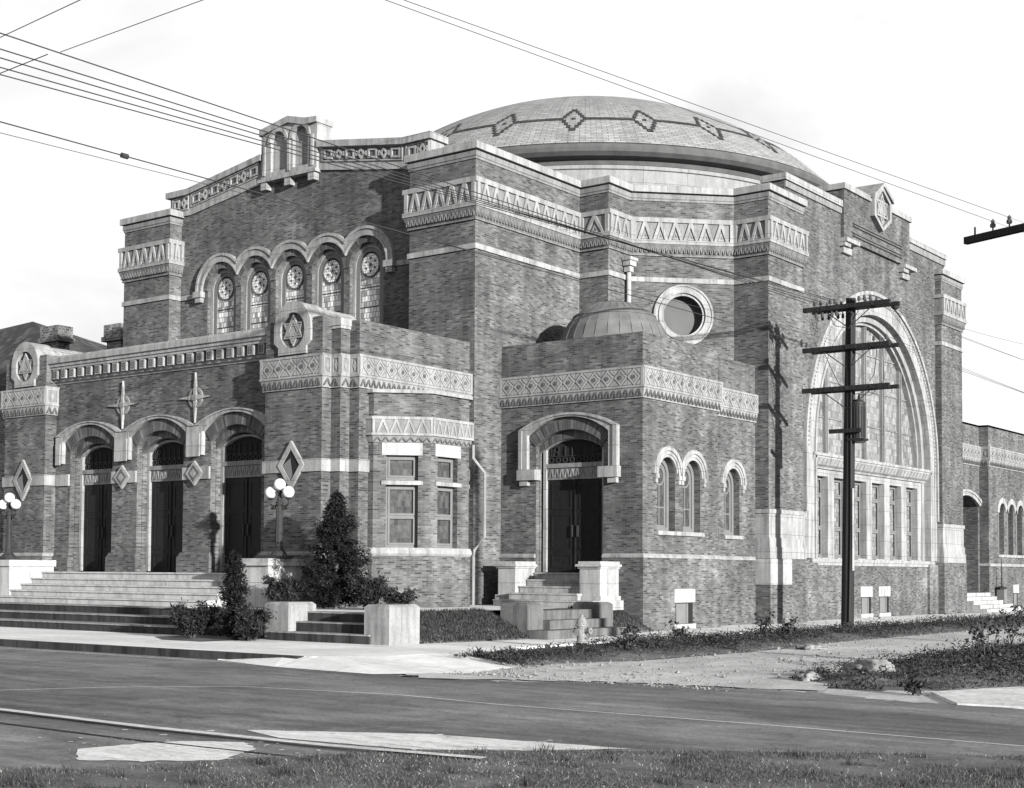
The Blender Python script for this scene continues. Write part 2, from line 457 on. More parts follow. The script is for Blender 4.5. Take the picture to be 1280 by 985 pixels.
def frieze_lower(parent, path, rng, z0=6.47, z1=7.03, sp=.42):
    mb = MB()
    sweep(mb, path, [(-.02, z0), (.1, z0), (.1, z1), (-.02, z1)], 0)
    mb.build('frieze', M['stone_shade'], parent)
    b = MB()
    sweep(b, path, [(.1, z0), (.12, z0), (.12, z0 + .05), (.1, z0 + .05)])
    sweep(b, path, [(.1, z1 - .05), (.12, z1 - .05), (.12, z1 + .01), (-.02, z1 + .01)])
    pp = offpath([Vector(p) for p in path], .1)
    zc = (z0 + z1) / 2; hh = (z1 - z0) / 2 - .052
    for i in rng:
        fr = LINE(pp[i], pp[i + 1]); Ls = (pp[i + 1] - pp[i]).length
        if Ls < .8:
            b.plate(fr, rect(.02, Ls - .02, z0 + .051, z1 - .051), 0, .018, holes=[rect(.08, Ls - .08, z0 + .1, z1 - .1)])
            b.plate(fr, diamond(Ls / 2, zc, .06, .12), 0, .016); continue
        n = max(1, round((Ls - .2) / sp)); s = (Ls - .2) / n
        for a in (.005, Ls - .095): b.plate(fr, rect(a, a + .09, z0 + .051, z1 - .051), 0, .02)
        for k in range(n):
            c = .1 + (k + .5) * s
            b.plate(fr, diamond(c, zc, s / 2 - .003, hh), 0, .02, holes=[diamond(c, zc, s / 2 - .06, hh - .075)])
            b.plate(fr, diamond(c, zc, s / 2 - .085, hh - .105), 0, .012)
            b.plate(fr, circ(c, zc, .055, 10), .012, .03, mi=1)
            for sg in (1, -1):
                for ss in (1, -1):
                    b.plate(fr, [(c + ss * s / 2 - ss * .01, zc + sg * .07), (c + ss * s / 2 - ss * .01, zc + sg * hh * .92), (c + ss * s * .14, zc + sg * hh * .92)], 0, .016)
    b.build('diamond_relief', [M['frieze'], M['stone_dark']], parent)
    c = MB()
    sweep(c, path, [(.0, z0 - .28), (.05, z0 - .28), (.05, z0 - .24), (.085, z0 - .035), (.1, z0 - .004), (.0, z0 - .004)])
    pp = offpath([Vector(p) for p in path], .062)
    for i in rng:
        fr = LINE(pp[i], pp[i + 1]); Ls = (pp[i + 1] - pp[i]).length
        zigzag(c, fr, .03, Ls - .03, z0 - .235, z0 - .05, .2, 0, .035, .04, 1)
    c.build('chevron_course', [M['frieze'], M['stone_dark']], parent)
def water_table(parent, path, z0=1.94, z1=2.04):
    mb = MB(); sweep(mb, path, [(-.02, z0), (.075, z0), (.075, z0 + .05), (.03, z1), (-.02, z1)]); mb.build('water_table', M['stone_shade' if False else 'frieze'], parent)

def star_of_david(mb, fr, c, z, r, d0, d1, w=.05, mi=0, disc=True, sx=1.0):
    """two interlaced triangles of double bars and a small hexagon"""
    for s in (1, -1):
        P = [(c + sx * r * math.sin(2 * PI * k / 3), z + s * r * math.cos(2 * PI * k / 3)) for k in range(3)]
        dd = d1 if s == 1 else d1 - .008
        for o, i in ((1.0, 1 - 2.6 * w / r * .5), (1 - 4.2 * w / r * .5, 1 - 6.6 * w / r * .5)):
            A = [(c + (p[0] - c) * o, z + (p[1] - z) * o) for p in P]; B = [(c + (p[0] - c) * i, z + (p[1] - z) * i) for p in P]
            if s == 1: pass
            mb.plate(fr, A if area(A) > 0 else A[::-1], d0, dd, holes=[B if area(B) > 0 else B[::-1]], mi=mi)
    mb.plate(fr, circ(c, z, r * .3, 6, 1, PI / 6), d0, d1 - .02, mi=mi)

# ------------------------------------------------------------------ camera, light, sky
cam = bpy.data.cameras.new('camera'); co = bpy.data.objects.new('camera', cam); COL.objects.link(co)
R = [[0.7962362814702341, 0.6049553692688346, 0.006065085593966867], [-0.02109626738686112, 0.03778298174150009, -0.9990632581538884], [-0.6046178392776682, 0.7953624629585742, 0.04284648111192242]]
mw = Matrix(((R[0][0], -R[1][0], -R[2][0], 19.94), (R[0][1], -R[1][1], -R[2][1], -32.64), (R[0][2], -R[1][2], -R[2][2], 1.55), (0, 0, 0, 1)))
co.matrix_world = mw
cam.sensor_fit = 'HORIZONTAL'; cam.sensor_width = 36; cam.lens = 50.62
cam.shift_x = .0157; cam.shift_y = .11299
cam.clip_start = .1; cam.clip_end = 3000
scene.camera = co
SUN_EL, SUN_DIR = 10.0, Vector((.952, -.306, 0))
sl = bpy.data.lights.new('sun', 'SUN'); sl.energy = 5.0; sl.angle = rad(1.0); sl.color = (1, .995, .985)
so = bpy.data.objects.new('sun', sl); COL.objects.link(so)
tosun = Vector((SUN_DIR.x * math.cos(rad(SUN_EL)), SUN_DIR.y * math.cos(rad(SUN_EL)), math.sin(rad(SUN_EL))))
so.rotation_euler = tosun.to_track_quat('Z', 'Y').to_euler(); so.location = (30, -30, 20)
w = bpy.data.worlds.new('World'); scene.world = w; w.use_nodes = True
nt = w.node_tree; bg = nt.nodes['Background']
sky = N(nt, 'ShaderNodeTexSky', sky_type='NISHITA'); sky.sun_disc = False
sky.sun_elevation = rad(SUN_EL); sky.sun_rotation = math.atan2(SUN_DIR.x, SUN_DIR.y)
sky.air_density = 1.2; sky.dust_density = 3.0
bw_ = N(nt, 'ShaderNodeRGBToBW'); nt.links.new(sky.outputs[0], bw_.inputs[0])
tc = N(nt, 'ShaderNodeTexCoord'); mp = N(nt, 'ShaderNodeMapping'); mp.inputs['Scale'].default_value = (1.6, 1.6, 3.4)
nt.links.new(tc.outputs['Generated'], mp.inputs['Vector'])
cl = noise(nt, mp.outputs[0], 1.6, 6, .55, .5)
cloud = ramp(nt, cl, [(.34, 7.0), (.44, 8.3), (.56, 8.8)])
fac = ramp(nt, cl, [(.2, .95), (.5, 1.0)])
sx_ = N(nt, 'ShaderNodeSeparateXYZ'); nt.links.new(tc.outputs['Generated'], sx_.inputs[0])
zenith_cut = ramp(nt, sx_.outputs['Z'], [(.40, 1.0), (.75, .45)])      # unseen upper sky dimmed to cut the ambient light
mt_ = N(nt, 'ShaderNodeMath', operation='MULTIPLY'); nt.links.new(fac, mt_.inputs[0]); nt.links.new(zenith_cut, mt_.inputs[1])
skyc = mixc(nt, mt_.outputs[0], bw_.outputs[0], cloud)
nt.links.new(skyc, bg.inputs['Color']); bg.inputs['Strength'].default_value = .05
vs = scene.view_settings; vs.view_transform = 'Standard'; vs.look = 'None'; vs.exposure = 1.28; vs.gamma = 1; vs.use_curve_mapping = False
scene.cycles.max_bounces = 6; scene.cycles.diffuse_bounces = 3

exec_parts = []
# ================================================================== THE SYNAGOGUE
SY = thing('synagogue', 'large brick synagogue with shallow tiled dome, carved stone friezes and a great arched window', 'synagogue', (-8, 4, 0))
YG, YT, XT = -.76, -1.26, -4.7
XS, PX, PY, WX, RX = -3.64, -.09, 7.53, -.5, -.25
CH0, CH1 = (-3.64, 5.16), (-1.27, 7.53)

# ---- gable wall between the two front towers
AC = [-12.45 + 1.6 * (k - 2) for k in range(5)]
gw = MB(); fr = FRONT(YG)
out = [(-17.68, .6), (-7.12, .6), (-7.12, 13.5), (-7.7, 13.5), (-11.1, 14.0), (-13.75, 14.0), (-17.15, 13.5), (-17.68, 13.5)]
gw.plate(fr, out, -.4, 0, holes=[arched(c, .68, 7.6, 10.76) for c in AC], sides=False)
gable = gw.build('gable_wall', M['brick'], SY)
# voussoir rings and stone hoods
vb = MB()
for c in AC:
    vb.nxt()
    n = 26
    for k in range(n):
        a0, a1 = PI * k / n, PI * (k + 1) / n
        def ro_(a):
            ca = math.cos(a)
            if (ca > 0 and c == AC[4]) or (ca < 0 and c == AC[0]): return .875
            return min(.875, .797 / max(1e-3, abs(ca)))
        P = [(c + r * math.cos(a), 10.76 + r * math.sin(a)) for r, a in ((.681, a0), (ro_(a0), a0), (ro_(a1), a1), (.681, a1))]
        vb.face([fr(p[0], p[1], .035) for p in P], 0, [(a0 * .8 + c, 0.0), (a0 * .8 + c, .2), (a1 * .8 + c, .2), (a1 * .8 + c, 0)])
        vb.face([fr(P[3][0], P[3][1], -.2), fr(P[0][0], P[0][1], -.2), fr(P[0][0], P[0][1], .035), fr(P[3][0], P[3][1], .035)], 0)
vb.each('arch_voussoirs', M['brick_arch'], gable)
hb = MB()
for i, c in enumerate(AC):
    hb.nxt(); lo = None if i == 0 else .797; hi = None if i == 4 else .797
    hb.plate(fr, ringpoly(c, 10.76, .878, 1.17, lo, hi), 0, .1)
    hb.plate(fr, ringpoly(c, 10.76, 1.08, 1.165, lo, hi), .1, .14)
    hb.plate(fr, ringpoly(c, 10.76, .88, .94, lo, hi), .1, .12)
for c0, sg in ((AC[0] - 1.02, 1), (AC[4] + 1.02, -1)):
    hb.nxt(); hb.plate(fr, rect(c0 - .19, c0 + .19, 10.56, 10.755), 0, .2, back=True)
    hb.plate(fr, rect(c0 - .13, c0 + .13, 10.40, 10.558), 0, .15, back=True)
hb.each('hood_moulding', M['stone'], gable)
bb = MB()
for a, b in ((-17.68, AC[0] - 1.22), (AC[4] + 1.22, -7.12)):
    bb.nxt(); bb.plate(fr, rect(a, b, 10.57, 10.72), 0, .05)
bb.each('belt_course', M['stone'], gable)
for c in AC:
    wnd = MB(); f2 = FRONT(YG + .13)
    wnd.plate(f2, arched(c, .675, 7.6, 10.76), -.1, .0, holes=[arched(c, .56, 7.6, 10.76)])
    wnd.plate(f2, arched(c, .558, 7.6, 10.76), -.12, -.03, holes=[arched(c, .40, 7.6, 10.76)], mi=1)
    W = wnd.build('arched_window', [M['stone'], M['sash']], SY)
    gl = MB(); gl.plate(f2, arched(c, .42, 7.6, 10.76), -.2, -.07, sides=False); gl.build('stained_glass', M['glass'], W)
    ro = MB()
    ro.plate(f2, circ(c, 10.8, .395, 28), -.07, -.03, holes=[circ(c, 10.8, .345, 28)], mi=1)
    ro.plate(f2, circ(c, 10.8, .345, 28), -.07, -.055, sides=False)
    for k in range(6):
        a = PI / 3 * k + PI / 6
        ro.plate(f2, circ(c + .2 * math.cos(a), 10.8 + .2 * math.sin(a), .045, 8), -.055, -.048, mi=1)
    ro.plate(f2, circ(c, 10.8, .06, 10), -.055, -.048, mi=1)
    ro.build('rosette', [M['rosette'], M['stone_dark']], W)
    ba = MB()
    for zz in (8.3, 8.9, 9.5, 10.1): ba.nxt(); ba.plate(f2, rect(c - .4, c + .4, zz, zz + .025), -.07, -.05)
    ba.each('saddle_bar', M['iron'], W)

# ---- stone gable parapet with carved panels and the twin niche block
gp = MB(); f3 = FRONT(YG - .06)
top = [(-18.31, 14.3), (-17.25, 14.3), (-13.73, 14.86), (-11.22, 14.86), (-7.72, 14.33), (-6.63, 14.33)]
gp.plate(f3, [(-18.2, 13.43), (-17.15, 13.43), (-13.69, 13.95), (-13.69, 14.66), (-17.24, 14.1), (-18.2, 14.1)], -.62, 0, back=True)
gp.plate(f3, [(-11.25, 13.97), (-7.71, 13.42), (-6.72, 13.42), (-6.72, 14.13), (-7.72, 14.13), (-11.25, 14.66)], -.62, 0, back=True)
gp.plate(f3, [(-13.69, 13.95), (-11.25, 13.97), (-11.25, 14.66), (-13.69, 14.66)], -.62, -.42, back=True)
gpo = gp.build('gable_parapet', M['stone'], gable)
cp = MB()
for T_ in (top[:3], top[3:]):
    cp.nxt(); cp.plate(f3, T_[::-1] + [(p[0], p[1] - .2) for p in T_], -.7, .14, back=True)
cp.each('coping', M['stone'], gpo)
def panel_run(p0, p1, n):
    mb = MB(); L = p1[0] - p0[0]; sl = (p1[1] - p0[1]) / L
    T = lambda o: [(u, z + p0[1] + (u - p0[0]) * sl) for u, z in o]
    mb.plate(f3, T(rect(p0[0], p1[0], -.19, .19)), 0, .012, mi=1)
    mb.plate(f3, T(rect(p0[0] - .04, p1[0] + .04, -.23, .23)), 0, .04, holes=[T(rect(p0[0], p1[0], -.19, .19))])
    s = L / n
    for k in range(n):
        a = p0[0] + k * s
        if k % 2 == 0:
            mb.plate(f3, T(rect(a + .05, a + s - .05, -.15, .15)), .012, .05, holes=[T(rect(a + .11, a + s - .11, -.09, .09))])
        else:
            mb.plate(f3, T(diamond(a + s / 2, 0, s * .35, .17)), .012, .055, holes=[T(diamond(a + s / 2, 0, s * .16, .08))])
            mb.plate(f3, T(rect(a, a + s * .14, -.08, .08)), .012, .045); mb.plate(f3, T(rect(a + s * .86, a + s, -.08, .08)), .012, .045)
    mb.build('carved_panel', [M['stone'], M['stone_dark']], gpo)
panel_run((-18.05, 13.84), (-17.3, 13.86), 2)
panel_run((-17.12, 13.9), (-13.9, 14.41), 7)
panel_run((-11.05, 14.42), (-7.82, 13.92), 7)
panel_run((-7.62, 13.88), (-6.8, 13.88), 2)
nb = MB(); f4 = FRONT(YG - .16)
nh = [arched(-12.93, .33, 14.2, 15.12), arched(-11.95, .33, 14.2, 15.12)]
nb.plate(f4, [(-13.7, 14.0), (-11.24, 14.0), (-11.24, 15.44), (-11.75, 15.44), (-12.47, 15.64), (-13.7, 15.4)], -.62, 0, holes=nh, hd=-.12, back=True)
nb.tess(f4, rect(-13.4, -11.5, 14.1, 15.5), [], -.12, 0)
NBK = nb.build('niche_block', M['stone'], gpo)
cb = MB()
cb.plate(f4, [(-13.74, 15.41), (-12.47, 15.65), (-11.75, 15.45), (-11.2, 15.45), (-11.2, 15.63), (-11.75, 15.63), (-12.47, 15.85), (-13.74, 15.61)][0:4] + [(-11.2, 15.62), (-11.7, 15.66), (-12.47, 15.86), (-13.74, 15.62)], -.68, .08, back=True)
cb.build('coping', M['stone'], NBK)
ab = MB()
for c in (-12.93, -11.95):
    ab.plate(f4, ringpoly(c, 15.12, .335, .45, .488, .488), 0, .05)
for a in (-13.6, -12.49, -11.47): ab.plate(f4, rect(a, a + .1, 14.12, 15.1), 0, .04)
ab.build('niche_arch', M['stone'], NBK)
sb = MB()
sb.plate(f4, rect(-13.76, -11.2, 13.9, 14.0), -.3, .1, back=True)
for c in (-13.52, -12.46, -11.42): sb.nxt(); sb.plate(f4, rect(c - .13, c + .13, 13.66, 13.9), -.3, .06, back=True)
sb.each('niche_bracket', M['stone'], NBK)

# ---- upper walls, tower by tower
def block(name, path, lowz, rngs, fz=True, cop=True, bel=True, upto=13.3, skip=None):
    mb = MB()
    for i in range(len(path) - 1):
        if i != skip: mb.walls(path[i:i + 2], lowz, upto)
    if skip is not None:
        a, b = path[skip], path[skip + 1]; L = (Vector(b) - Vector(a)).length
        mb.plate(LINE(a, b), rect(0, L, lowz, upto), -.34, 0, holes=[circ(1.71, 9.55, .62, 44)], sides=False)
    o = mb.build(name, M['brick'], SY)
    if cop: coping(o, path)
    if fz: frieze_upper(o, path, rngs)
    if bel: belt(o, path)
    return o
block('front_tower', [(-20.05, 3.5), (-20.05, YT), (-17.68, YT), (-17.68, YG)], 0, (0, 1, 2))
PATH = [(-7.12, YG), (-7.12, YT), (XT, YT), (XT, 3.95), (XS, 3.95), CH0, CH1, (PX, PY), (PX, 9.95), (WX, 9.95)]
tw = block('front_tower', PATH, 0, range(0, 8), skip=5)
# right corner pier of the side front
RPATH = [(WX, 22.85), (RX, 22.85), (RX, 25.18), (-1.2, 25.18)]
rt = block('corner_pier', RPATH, 0, (1,))
rw = MB(); rw.walls([(-1.2, 25.18), (-3.64, 27.6), (-3.64, 34), (-20, 34), (-20.05, 3.5)], 0, 13.6)
rw.prism([(-20.04, YT + .45), (-17.69, YT + .45), (-17.69, YG - .0), (-7.11, YG + .4), (-7.11, YT + .45), (XT - .45, YT + .45), (XT - .45, 4.4), (XS - .4, 4.4), (XS - .4, 5.4), (-1.5, 7.95), (-.5, 7.95), (-.9, 25), (-3.7, 27.6), (-3.7, 34), (-20, 34)], 12.9, 13.0, 1)
rw.build('rear_wall', [M['brick'], M['roof']], SY)

# ---- oculus in the chamfered wall
fc = LINE(CH0, CH1)
ob = MB()
for r0, r1, d in ((.62, .70, .03), (.70, .80, .10), (.80, .90, .06), (.90, .96, .09)):
    ob.plate(fc, circ(1.71, 9.55, r1, 44), -.01, d, holes=[circ(1.71, 9.55, r0, 44)])
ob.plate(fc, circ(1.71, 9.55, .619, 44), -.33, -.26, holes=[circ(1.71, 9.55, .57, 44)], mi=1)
OC = ob.build('round_window', [M['stone'], M['stone_dark']], SY)
og = MB(); og.plate(fc, circ(1.71, 9.55, .615, 36), -.34, -.31, sides=False); og.build('glass', m_plain('grey_glass', .06, .5, .25, 1.2), OC)

# ---- downspout with leader head beside the chamfer
dp = MB()
dp.prism([(-3.60, 4.72), (-3.34, 4.72), (-3.34, 5.08), (-3.60, 5.08)], 10.98, 11.2)
fs = SIDE(-3.6)
dp.box(-3.62, -3.3, 4.68, 5.12, 11.14, 11.24); dp.box(-3.60, -3.40, 4.78, 5.02, 10.8, 10.98)
dp.tube([(-3.5, 4.9, 10.82), (-3.5, 4.9, 10.0), (-3.48, 4.85, 9.7), (-3.5, 4.9, 9.3), (-3.5, 4.9, 7.9)], .075, 8)
dp.build('downspout', M['white'], SY)

# ---- great side wall with its stepped parapet
fw = SIDE(WX)
ARC, ARR, ASZ = 16.85, 5.95, 5.7
archhole = [(ARC - ARR, 2.0), (ARC + ARR, 2.0)] + [(ARC + ARR * math.cos(PI * k / 56), ASZ + ARR * math.sin(PI * k / 56)) for k in range(57)]
sw = MB()
sw.plate(fw, [(9.5, .0), (23.0, 0), (23.0, 13.0), (23.9, 13.0), (23.9, 14.15), (13.9, 14.15), (13.9, 14.22), (9.5, 14.22)], -.75, 0, holes=[archhole], hd=-.1, back=True)
sw.build('side_wall', M['brick'], SY)
SWO = bpy.data.objects['side_wall']
cr = MB()
cr.plate(SIDE(WX), [(13.88, 13.15), (19.92, 13.15), (19.92, 14.86), (13.88, 14.86)], -.8, .12, back=True)
cr.build('raised_panel', M['brick'], SWO)
cc = MB()
cc.box(WX - .82, WX + .1, 9.42, 13.86, 14.23, 14.45); cc.nxt(); cc.box(WX - .82, WX + .1, 19.94, 23.98, 14.16, 14.36); cc.nxt()
cc.box(WX - .88, WX + .2, 13.8, 19.99, 14.87, 15.07)
cc.each('coping', M['stone'], SWO)
ct = MB()
ct.box(WX, WX + .06, 9.5, 13.86, 14.0, 14.2); ct.nxt(); ct.box(WX, WX + .06, 19.94, 23.9, 13.9, 14.13)
ct.each('cornice_moulding', M['stone_shade'], SWO)
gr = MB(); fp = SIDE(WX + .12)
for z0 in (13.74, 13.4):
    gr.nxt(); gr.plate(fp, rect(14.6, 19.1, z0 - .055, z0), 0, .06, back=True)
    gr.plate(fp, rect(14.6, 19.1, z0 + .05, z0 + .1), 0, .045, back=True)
gr.each('groove_bar', M['stone_dark'], SWO)  # raised dark bars: shade of the panel's grooves put into colour
kb = MB()
for c in (13.95, 19.3):
    kb.nxt(); kb.plate(fw, rect(c - .22, c + .9, 13.0, 13.14), 0, .3, back=True)
    kb.plate(fw, rect(c - .2, c + .3, 12.86, 13.0), 0, .22, back=True)
    kb.plate(fw, rect(c - .1, c + .62, 12.64, 12.86), 0, .12, back=True)
kb.each('corbel', M['stone'], SWO)
hx = MB(); fh = SIDE(WX + .12)
hex_ = [(16.9, 13.92), (17.68, 14.42), (17.7, 15.08), (16.88, 15.56), (16.12, 15.0), (16.12, 14.36)]
hi_ = [(16.9 + (p[0] - 16.9) * .8, 14.74 + (p[1] - 14.74) * .82) for p in hex_]
hx.plate(fh, hex_, -.95, .2, holes=[hi_], hd=.08, back=True)
hx.tess(fh, hi_, [], .08, 1)
hx.plate(fh, [(16.02, 15.0), (16.88, 15.56), (17.8, 15.1), (17.8, 15.22), (16.88, 15.7), (16.02, 15.13)], -1.0, .26, back=True)
HX = hx.build('star_medallion', [M['frieze'], M['stone_shade']], SWO)
hs = MB(); star_of_david(hs, fh, 16.9, 14.74, .6, .08, .17, .11); hs.build('star', M['frieze'], HX)

# stone surround of the great arch
sa = MB()
def bigarch(R, z0, n=56): return [(ARC - R, z0), (ARC + R, z0)] + [(ARC + R * math.cos(PI * k / n), ASZ + R * math.sin(PI * k / n)) for k in range(n + 1)]
def bigring(R0, R1, z0, n=56):
    a = [(ARC + R1 * math.cos(PI * k / n), ASZ + R1 * math.sin(PI * k / n)) for k in range(n + 1)]
    b = [(ARC + R0 * math.cos(PI * k / n), ASZ + R0 * math.sin(PI * k / n)) for k in range(n + 1)][::-1]
    return [(ARC + R1, z0)] + a + [(ARC - R1, z0), (ARC - R0, z0)] + b + [(ARC + R0, z0)]
sa.plate(fw, bigring(5.15, 5.945, 2.05), -.35, .05, back=False)
sa.plate(fw, bigring(5.68, 5.80, 2.05), .05, .075)
sa.plate(fw, bigring(5.87, 6.0, 3.6), -.02, .12)
sa.plate(fw, bigring(5.15, 5.26, 2.05), .05, .10)
AR = sa.build('arch_surround', M['stone'], SY)
s2 = MB(); s2.plate(fw, bigring(4.92, 5.16, 2.05), -.6, -.16); s2.plate(fw, bigring(4.82, 4.93, 5.5), -.6, -.3)
s2.build('arch_reveal', M['frieze'], AR)
be = MB()
for k in range(120):
    a = PI * (k + .5) / 120
    u, z = ARC + 5.74 * math.cos(a), ASZ + 5.74 * math.sin(a)
    be.plate(fw, [(u - .03, z - .03), (u + .03, z - .03), (u + .03, z + .03), (u - .03, z + .03)], .07, .083)
be.build('beading', M['stone_dark'], AR)
tg = MB(); tg.plate(fw, bigarch(4.95, 5.5), -.62, -.5, sides=False)
TG = tg.build('arched_glass', M['glass_big'], AR)
mu = MB()
for k in range(5):
    u = ARC + (k - 2) * 1.66; h = math.sqrt(4.9 ** 2 - (u - ARC) ** 2)
    mu.nxt(); mu.plate(fw, rect(u - .09, u + .09, 5.55, ASZ + h), -.5, -.38)
    mu.plate(fw, rect(u - .03, u + .03, 5.55, ASZ + h), -.38, -.34)
mu.each('mullion', M['stone_shade'], AR); mu = MB()
for z in (6.9, 8.2, 9.5):
    h = math.sqrt(4.9 ** 2 - (z - ASZ) ** 2); mu.nxt(); mu.plate(fw, rect(ARC - h, ARC + h, z, z + .045), -.5, -.46)
mu.each('glazing_bar', M['stone_shade'], AR)
li = MB()
sweep(li, [(WX, 11.45), (WX, 22.2)], [(-.5, 5.08), (-.12, 5.08), (-.1, 5.14), (.0, 5.2), (.10, 5.40), (.10, 5.46), (.14, 5.48), (.14, 5.57), (-.5, 5.62)])
LI = li.build('transom_cornice', M['stone'], AR)
fl = MB()
for k in range(34):
    u = 11.6 + k * .312
    fl.nxt(); fl.face([(WX + .012, u, 5.205), (WX + .012, u + .05, 5.205), (WX + .112, u + .05, 5.4), (WX + .112, u, 5.4)], 0)
fl.each('flute', M['stone_shade'], LI)
# six windows beneath
fb = SIDE(WX - .2)
wp = MB(); WN = [(12.05 + 1.64 * k, 13.19 + 1.64 * k) for k in range(6)]
wp.plate(fb, rect(11.5, 22.25, 2.02, 5.1), -.4, 0, holes=[rect(a, b, 2.08, 4.84) for a, b in WN], sides=False)
wp.build('mullion_screen', M['stone'], AR)
def sash_window(parent, fr, a, b, z0, z1, zt=None, d=-.3, zm=None, glass='glass_dark', w=.09):
    """a wooden window: outer frame, transom at zt, meeting rail at zm"""
    mb = MB()
    holes = []
    tops = [z0 + w * 1.2] + ([zm] if zm else []) + ([zt] if zt else []) + [z1 - w]
    for i in range(len(tops) - 1):
        lo_ = tops[i] + (.05 if i else 0); hi2 = tops[i + 1] - (.05 if i < len(tops) - 2 else 0)
        holes.append(rect(a + w, b - w, lo_, hi2))
    mb.plate(fr, rect(a, b, z0, z1), d - .06, d, holes=holes)
    for h in holes:
        mb.plate(fr, rect(h[0][0] - .03, h[1][0] + .03, h[0][1] - .03, h[2][1] + .03), d, d + .02, holes=[rect(h[0][0] + .02, h[1][0] - .02, h[0][1] + .02, h[2][1] - .02)])
    o = mb.build('window', M['sash'], parent)
    gb = MB(); gb.plate(fr, rect(a + .02, b - .02, z0 + .02, z1 - .02), d - .1, d - .05, sides=False); gb.build('glass', M[glass], o)
    return o
M['glass_side'] = m_glass_stained('side_window_glass', .10, .24, .08, .09, .16, .008)
for a, b in WN: sash_window(SY, fb, a, b, 2.08, 4.84, 4.22, -.24, 3.1, 'glass_side')
si = MB(); si.box(WX - .5, WX + .09, 11.3, 22.4, 1.93, 2.04); si.box(WX - .5, WX + .05, 11.4, 22.3, 1.82, 1.929)
for a, b in WN: si.box(WX - .45, WX - .05, a + .01, b - .01, 2.041, 2.079)
si.build('window_sill', M['stone'], AR)
# brick base below: recessed middle, projecting ends
bs = MB()
bs.box(WX - .1, WX + .1, 10.0, 11.75, 0, 1.9); bs.nxt(); bs.box(WX - .1, WX + .1, 21.85, 22.85, 0, 1.9)
bs.each('base_course', M['brick'], SY)
def basement(fr, c0, c1, parent, z0=.14, z1=.73):
    mb = MB()
    mb.plate(fr, rect(c0 - .1, c1 + .1, z1, 1.1), -.05, .03, back=True)
    o = mb.build('basement_window', M['white'], parent)
    mb = MB(); mb.plate(fr, rect(c0 - .1, c1 + .1, .0, z0), -.05, .05, back=True); mb.build('sill', M['white'], o)
    d = MB(); d.plate(fr, rect(c0, c1, z0, z1), -.01, .006, sides=False); d.build('painted_recess', M['dark'], o)  # flat dark plate paints the shaded opening, the wall is uncut
    b = MB(); b.plate(fr, rect(c0 + .02, c0 + (c1 - c0) * .58, z0 + .01, z1 - .03), 0, .012); b.plate(fr, rect(c0 + (c1 - c0) * .58, c0 + (c1 - c0) * .68, z0 + .01, z1 - .03), 0, .03)
    b.build('shutter_board', M['sash'], o)
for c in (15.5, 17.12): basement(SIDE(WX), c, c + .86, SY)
# stone bases of the two corner piers
def pierbase(x, y0, y1, xin, name='pier_base'):
    def pl(d): return [(xin, y0 - d), (x + d, y0 - d), (x + d, y1 + d), (xin, y1 + d)]
    mb = MB()
    for d, z0, z1 in ((.05, 3.39, 3.52), (.015, 2.64, 3.389), (.05, 2.36, 2.639), (.08, 2.0, 2.359)): mb.prism(pl(d), z0, z1)
    o = mb.build(name, M['stone'], SY)
    b = MB(); b.prism(pl(.1), 0, 1.999); b.build('brick_plinth', M['brick'], o)
    return o
pb = pierbase(PX, PY, 9.95, -1.0)
q = MB(); q.prism([(-.6, PY - .115), (PX + .115, PY - .115), (PX + .115, 8.9), (-.6, 8.9)], 1.2, 1.985); q.build('corner_block', M['white'], pb)
fl2 = MB()
fl2.box(WX - .1, WX + .07, 9.9, 10.9, 2.02, 3.5); fl2.box(WX - .1, WX + .1, 9.9, 10.88, 3.39, 3.5); fl2.build('flank_stone', M['stone'], pb)
pierbase(RX, 22.85, 25.18, -1.2)

# ---- dome on its drum
dm = MB(); DC = (-12.8, 16.4)
dm.lathe((DC[0], DC[1], 0), [(9.75, 12.5), (9.75, 15.42), (9.82, 15.44), (9.82, 15.56), (9.75, 15.59)], 96)
DR = dm.build('dome_drum', M['drum'], SY)
lb = MB(); lb.lathe((DC[0], DC[1], 0), [(9.75, 15.6), (9.8, 15.74), (10.15, 15.8), (10.3, 15.92), (10.34, 16.06), (10.28, 16.19), (10.1, 16.24)], 128)
lb.build('eave_gutter', m_plain('dark_gutter', .07, .6, .3, 2), DR)
H_, RB = 4.25, 10.25
SR = (RB * RB + H_ * H_) / (2 * H_); AM = math.asin(RB / SR); ZC = 16.22 + H_ - SR
def dome_pt(a, t, k=0.0): return (DC[0] + (SR + k) * math.sin(a) * math.cos(t), DC[1] + (SR + k) * math.sin(a) * math.sin(t), ZC + (SR + k) * math.cos(a))
db = MB(); nr, ns = 40, 160
for i in range(nr):
    a0, a1 = AM * i / nr, AM * (i + 1) / nr
    for k in range(ns):
        t0, t1 = 2 * PI * k / ns, 2 * PI * (k + 1) / ns
        rr = 8.0
        P = [dome_pt(a1, t0), dome_pt(a1, t1), dome_pt(a0, t1), dome_pt(a0, t0)]
        U = [(t0 * rr, -a1 * SR), (t1 * rr, -a1 * SR), (t1 * rr, -a0 * SR), (t0 * rr, -a0 * SR)]
        if i == 0: P = P[:3]; U = U[:3]
        db.face(P, 0, U)
DO = db.build('dome', M['tile'], SY)
pt = MB()
def tile_patch(a0, a1, t0, t1, new=False):
    n = max(1, int((t1 - t0) / .04))
    for k in range(n):
        b0, b1 = t0 + (t1 - t0) * k / n, t0 + (t1 - t0) * (k + 1) / n
        pt.face([dome_pt(a1, b0, .025), dome_pt(a1, b1, .025), dome_pt(a0, b1, .025), dome_pt(a0, b0, .025)], 0,
                [(b0 * 8, -a1 * SR), (b1 * 8, -a1 * SR), (b1 * 8, -a0 * SR), (b0 * 8, -a0 * SR)])
AB = AM * .83
NDI = 22
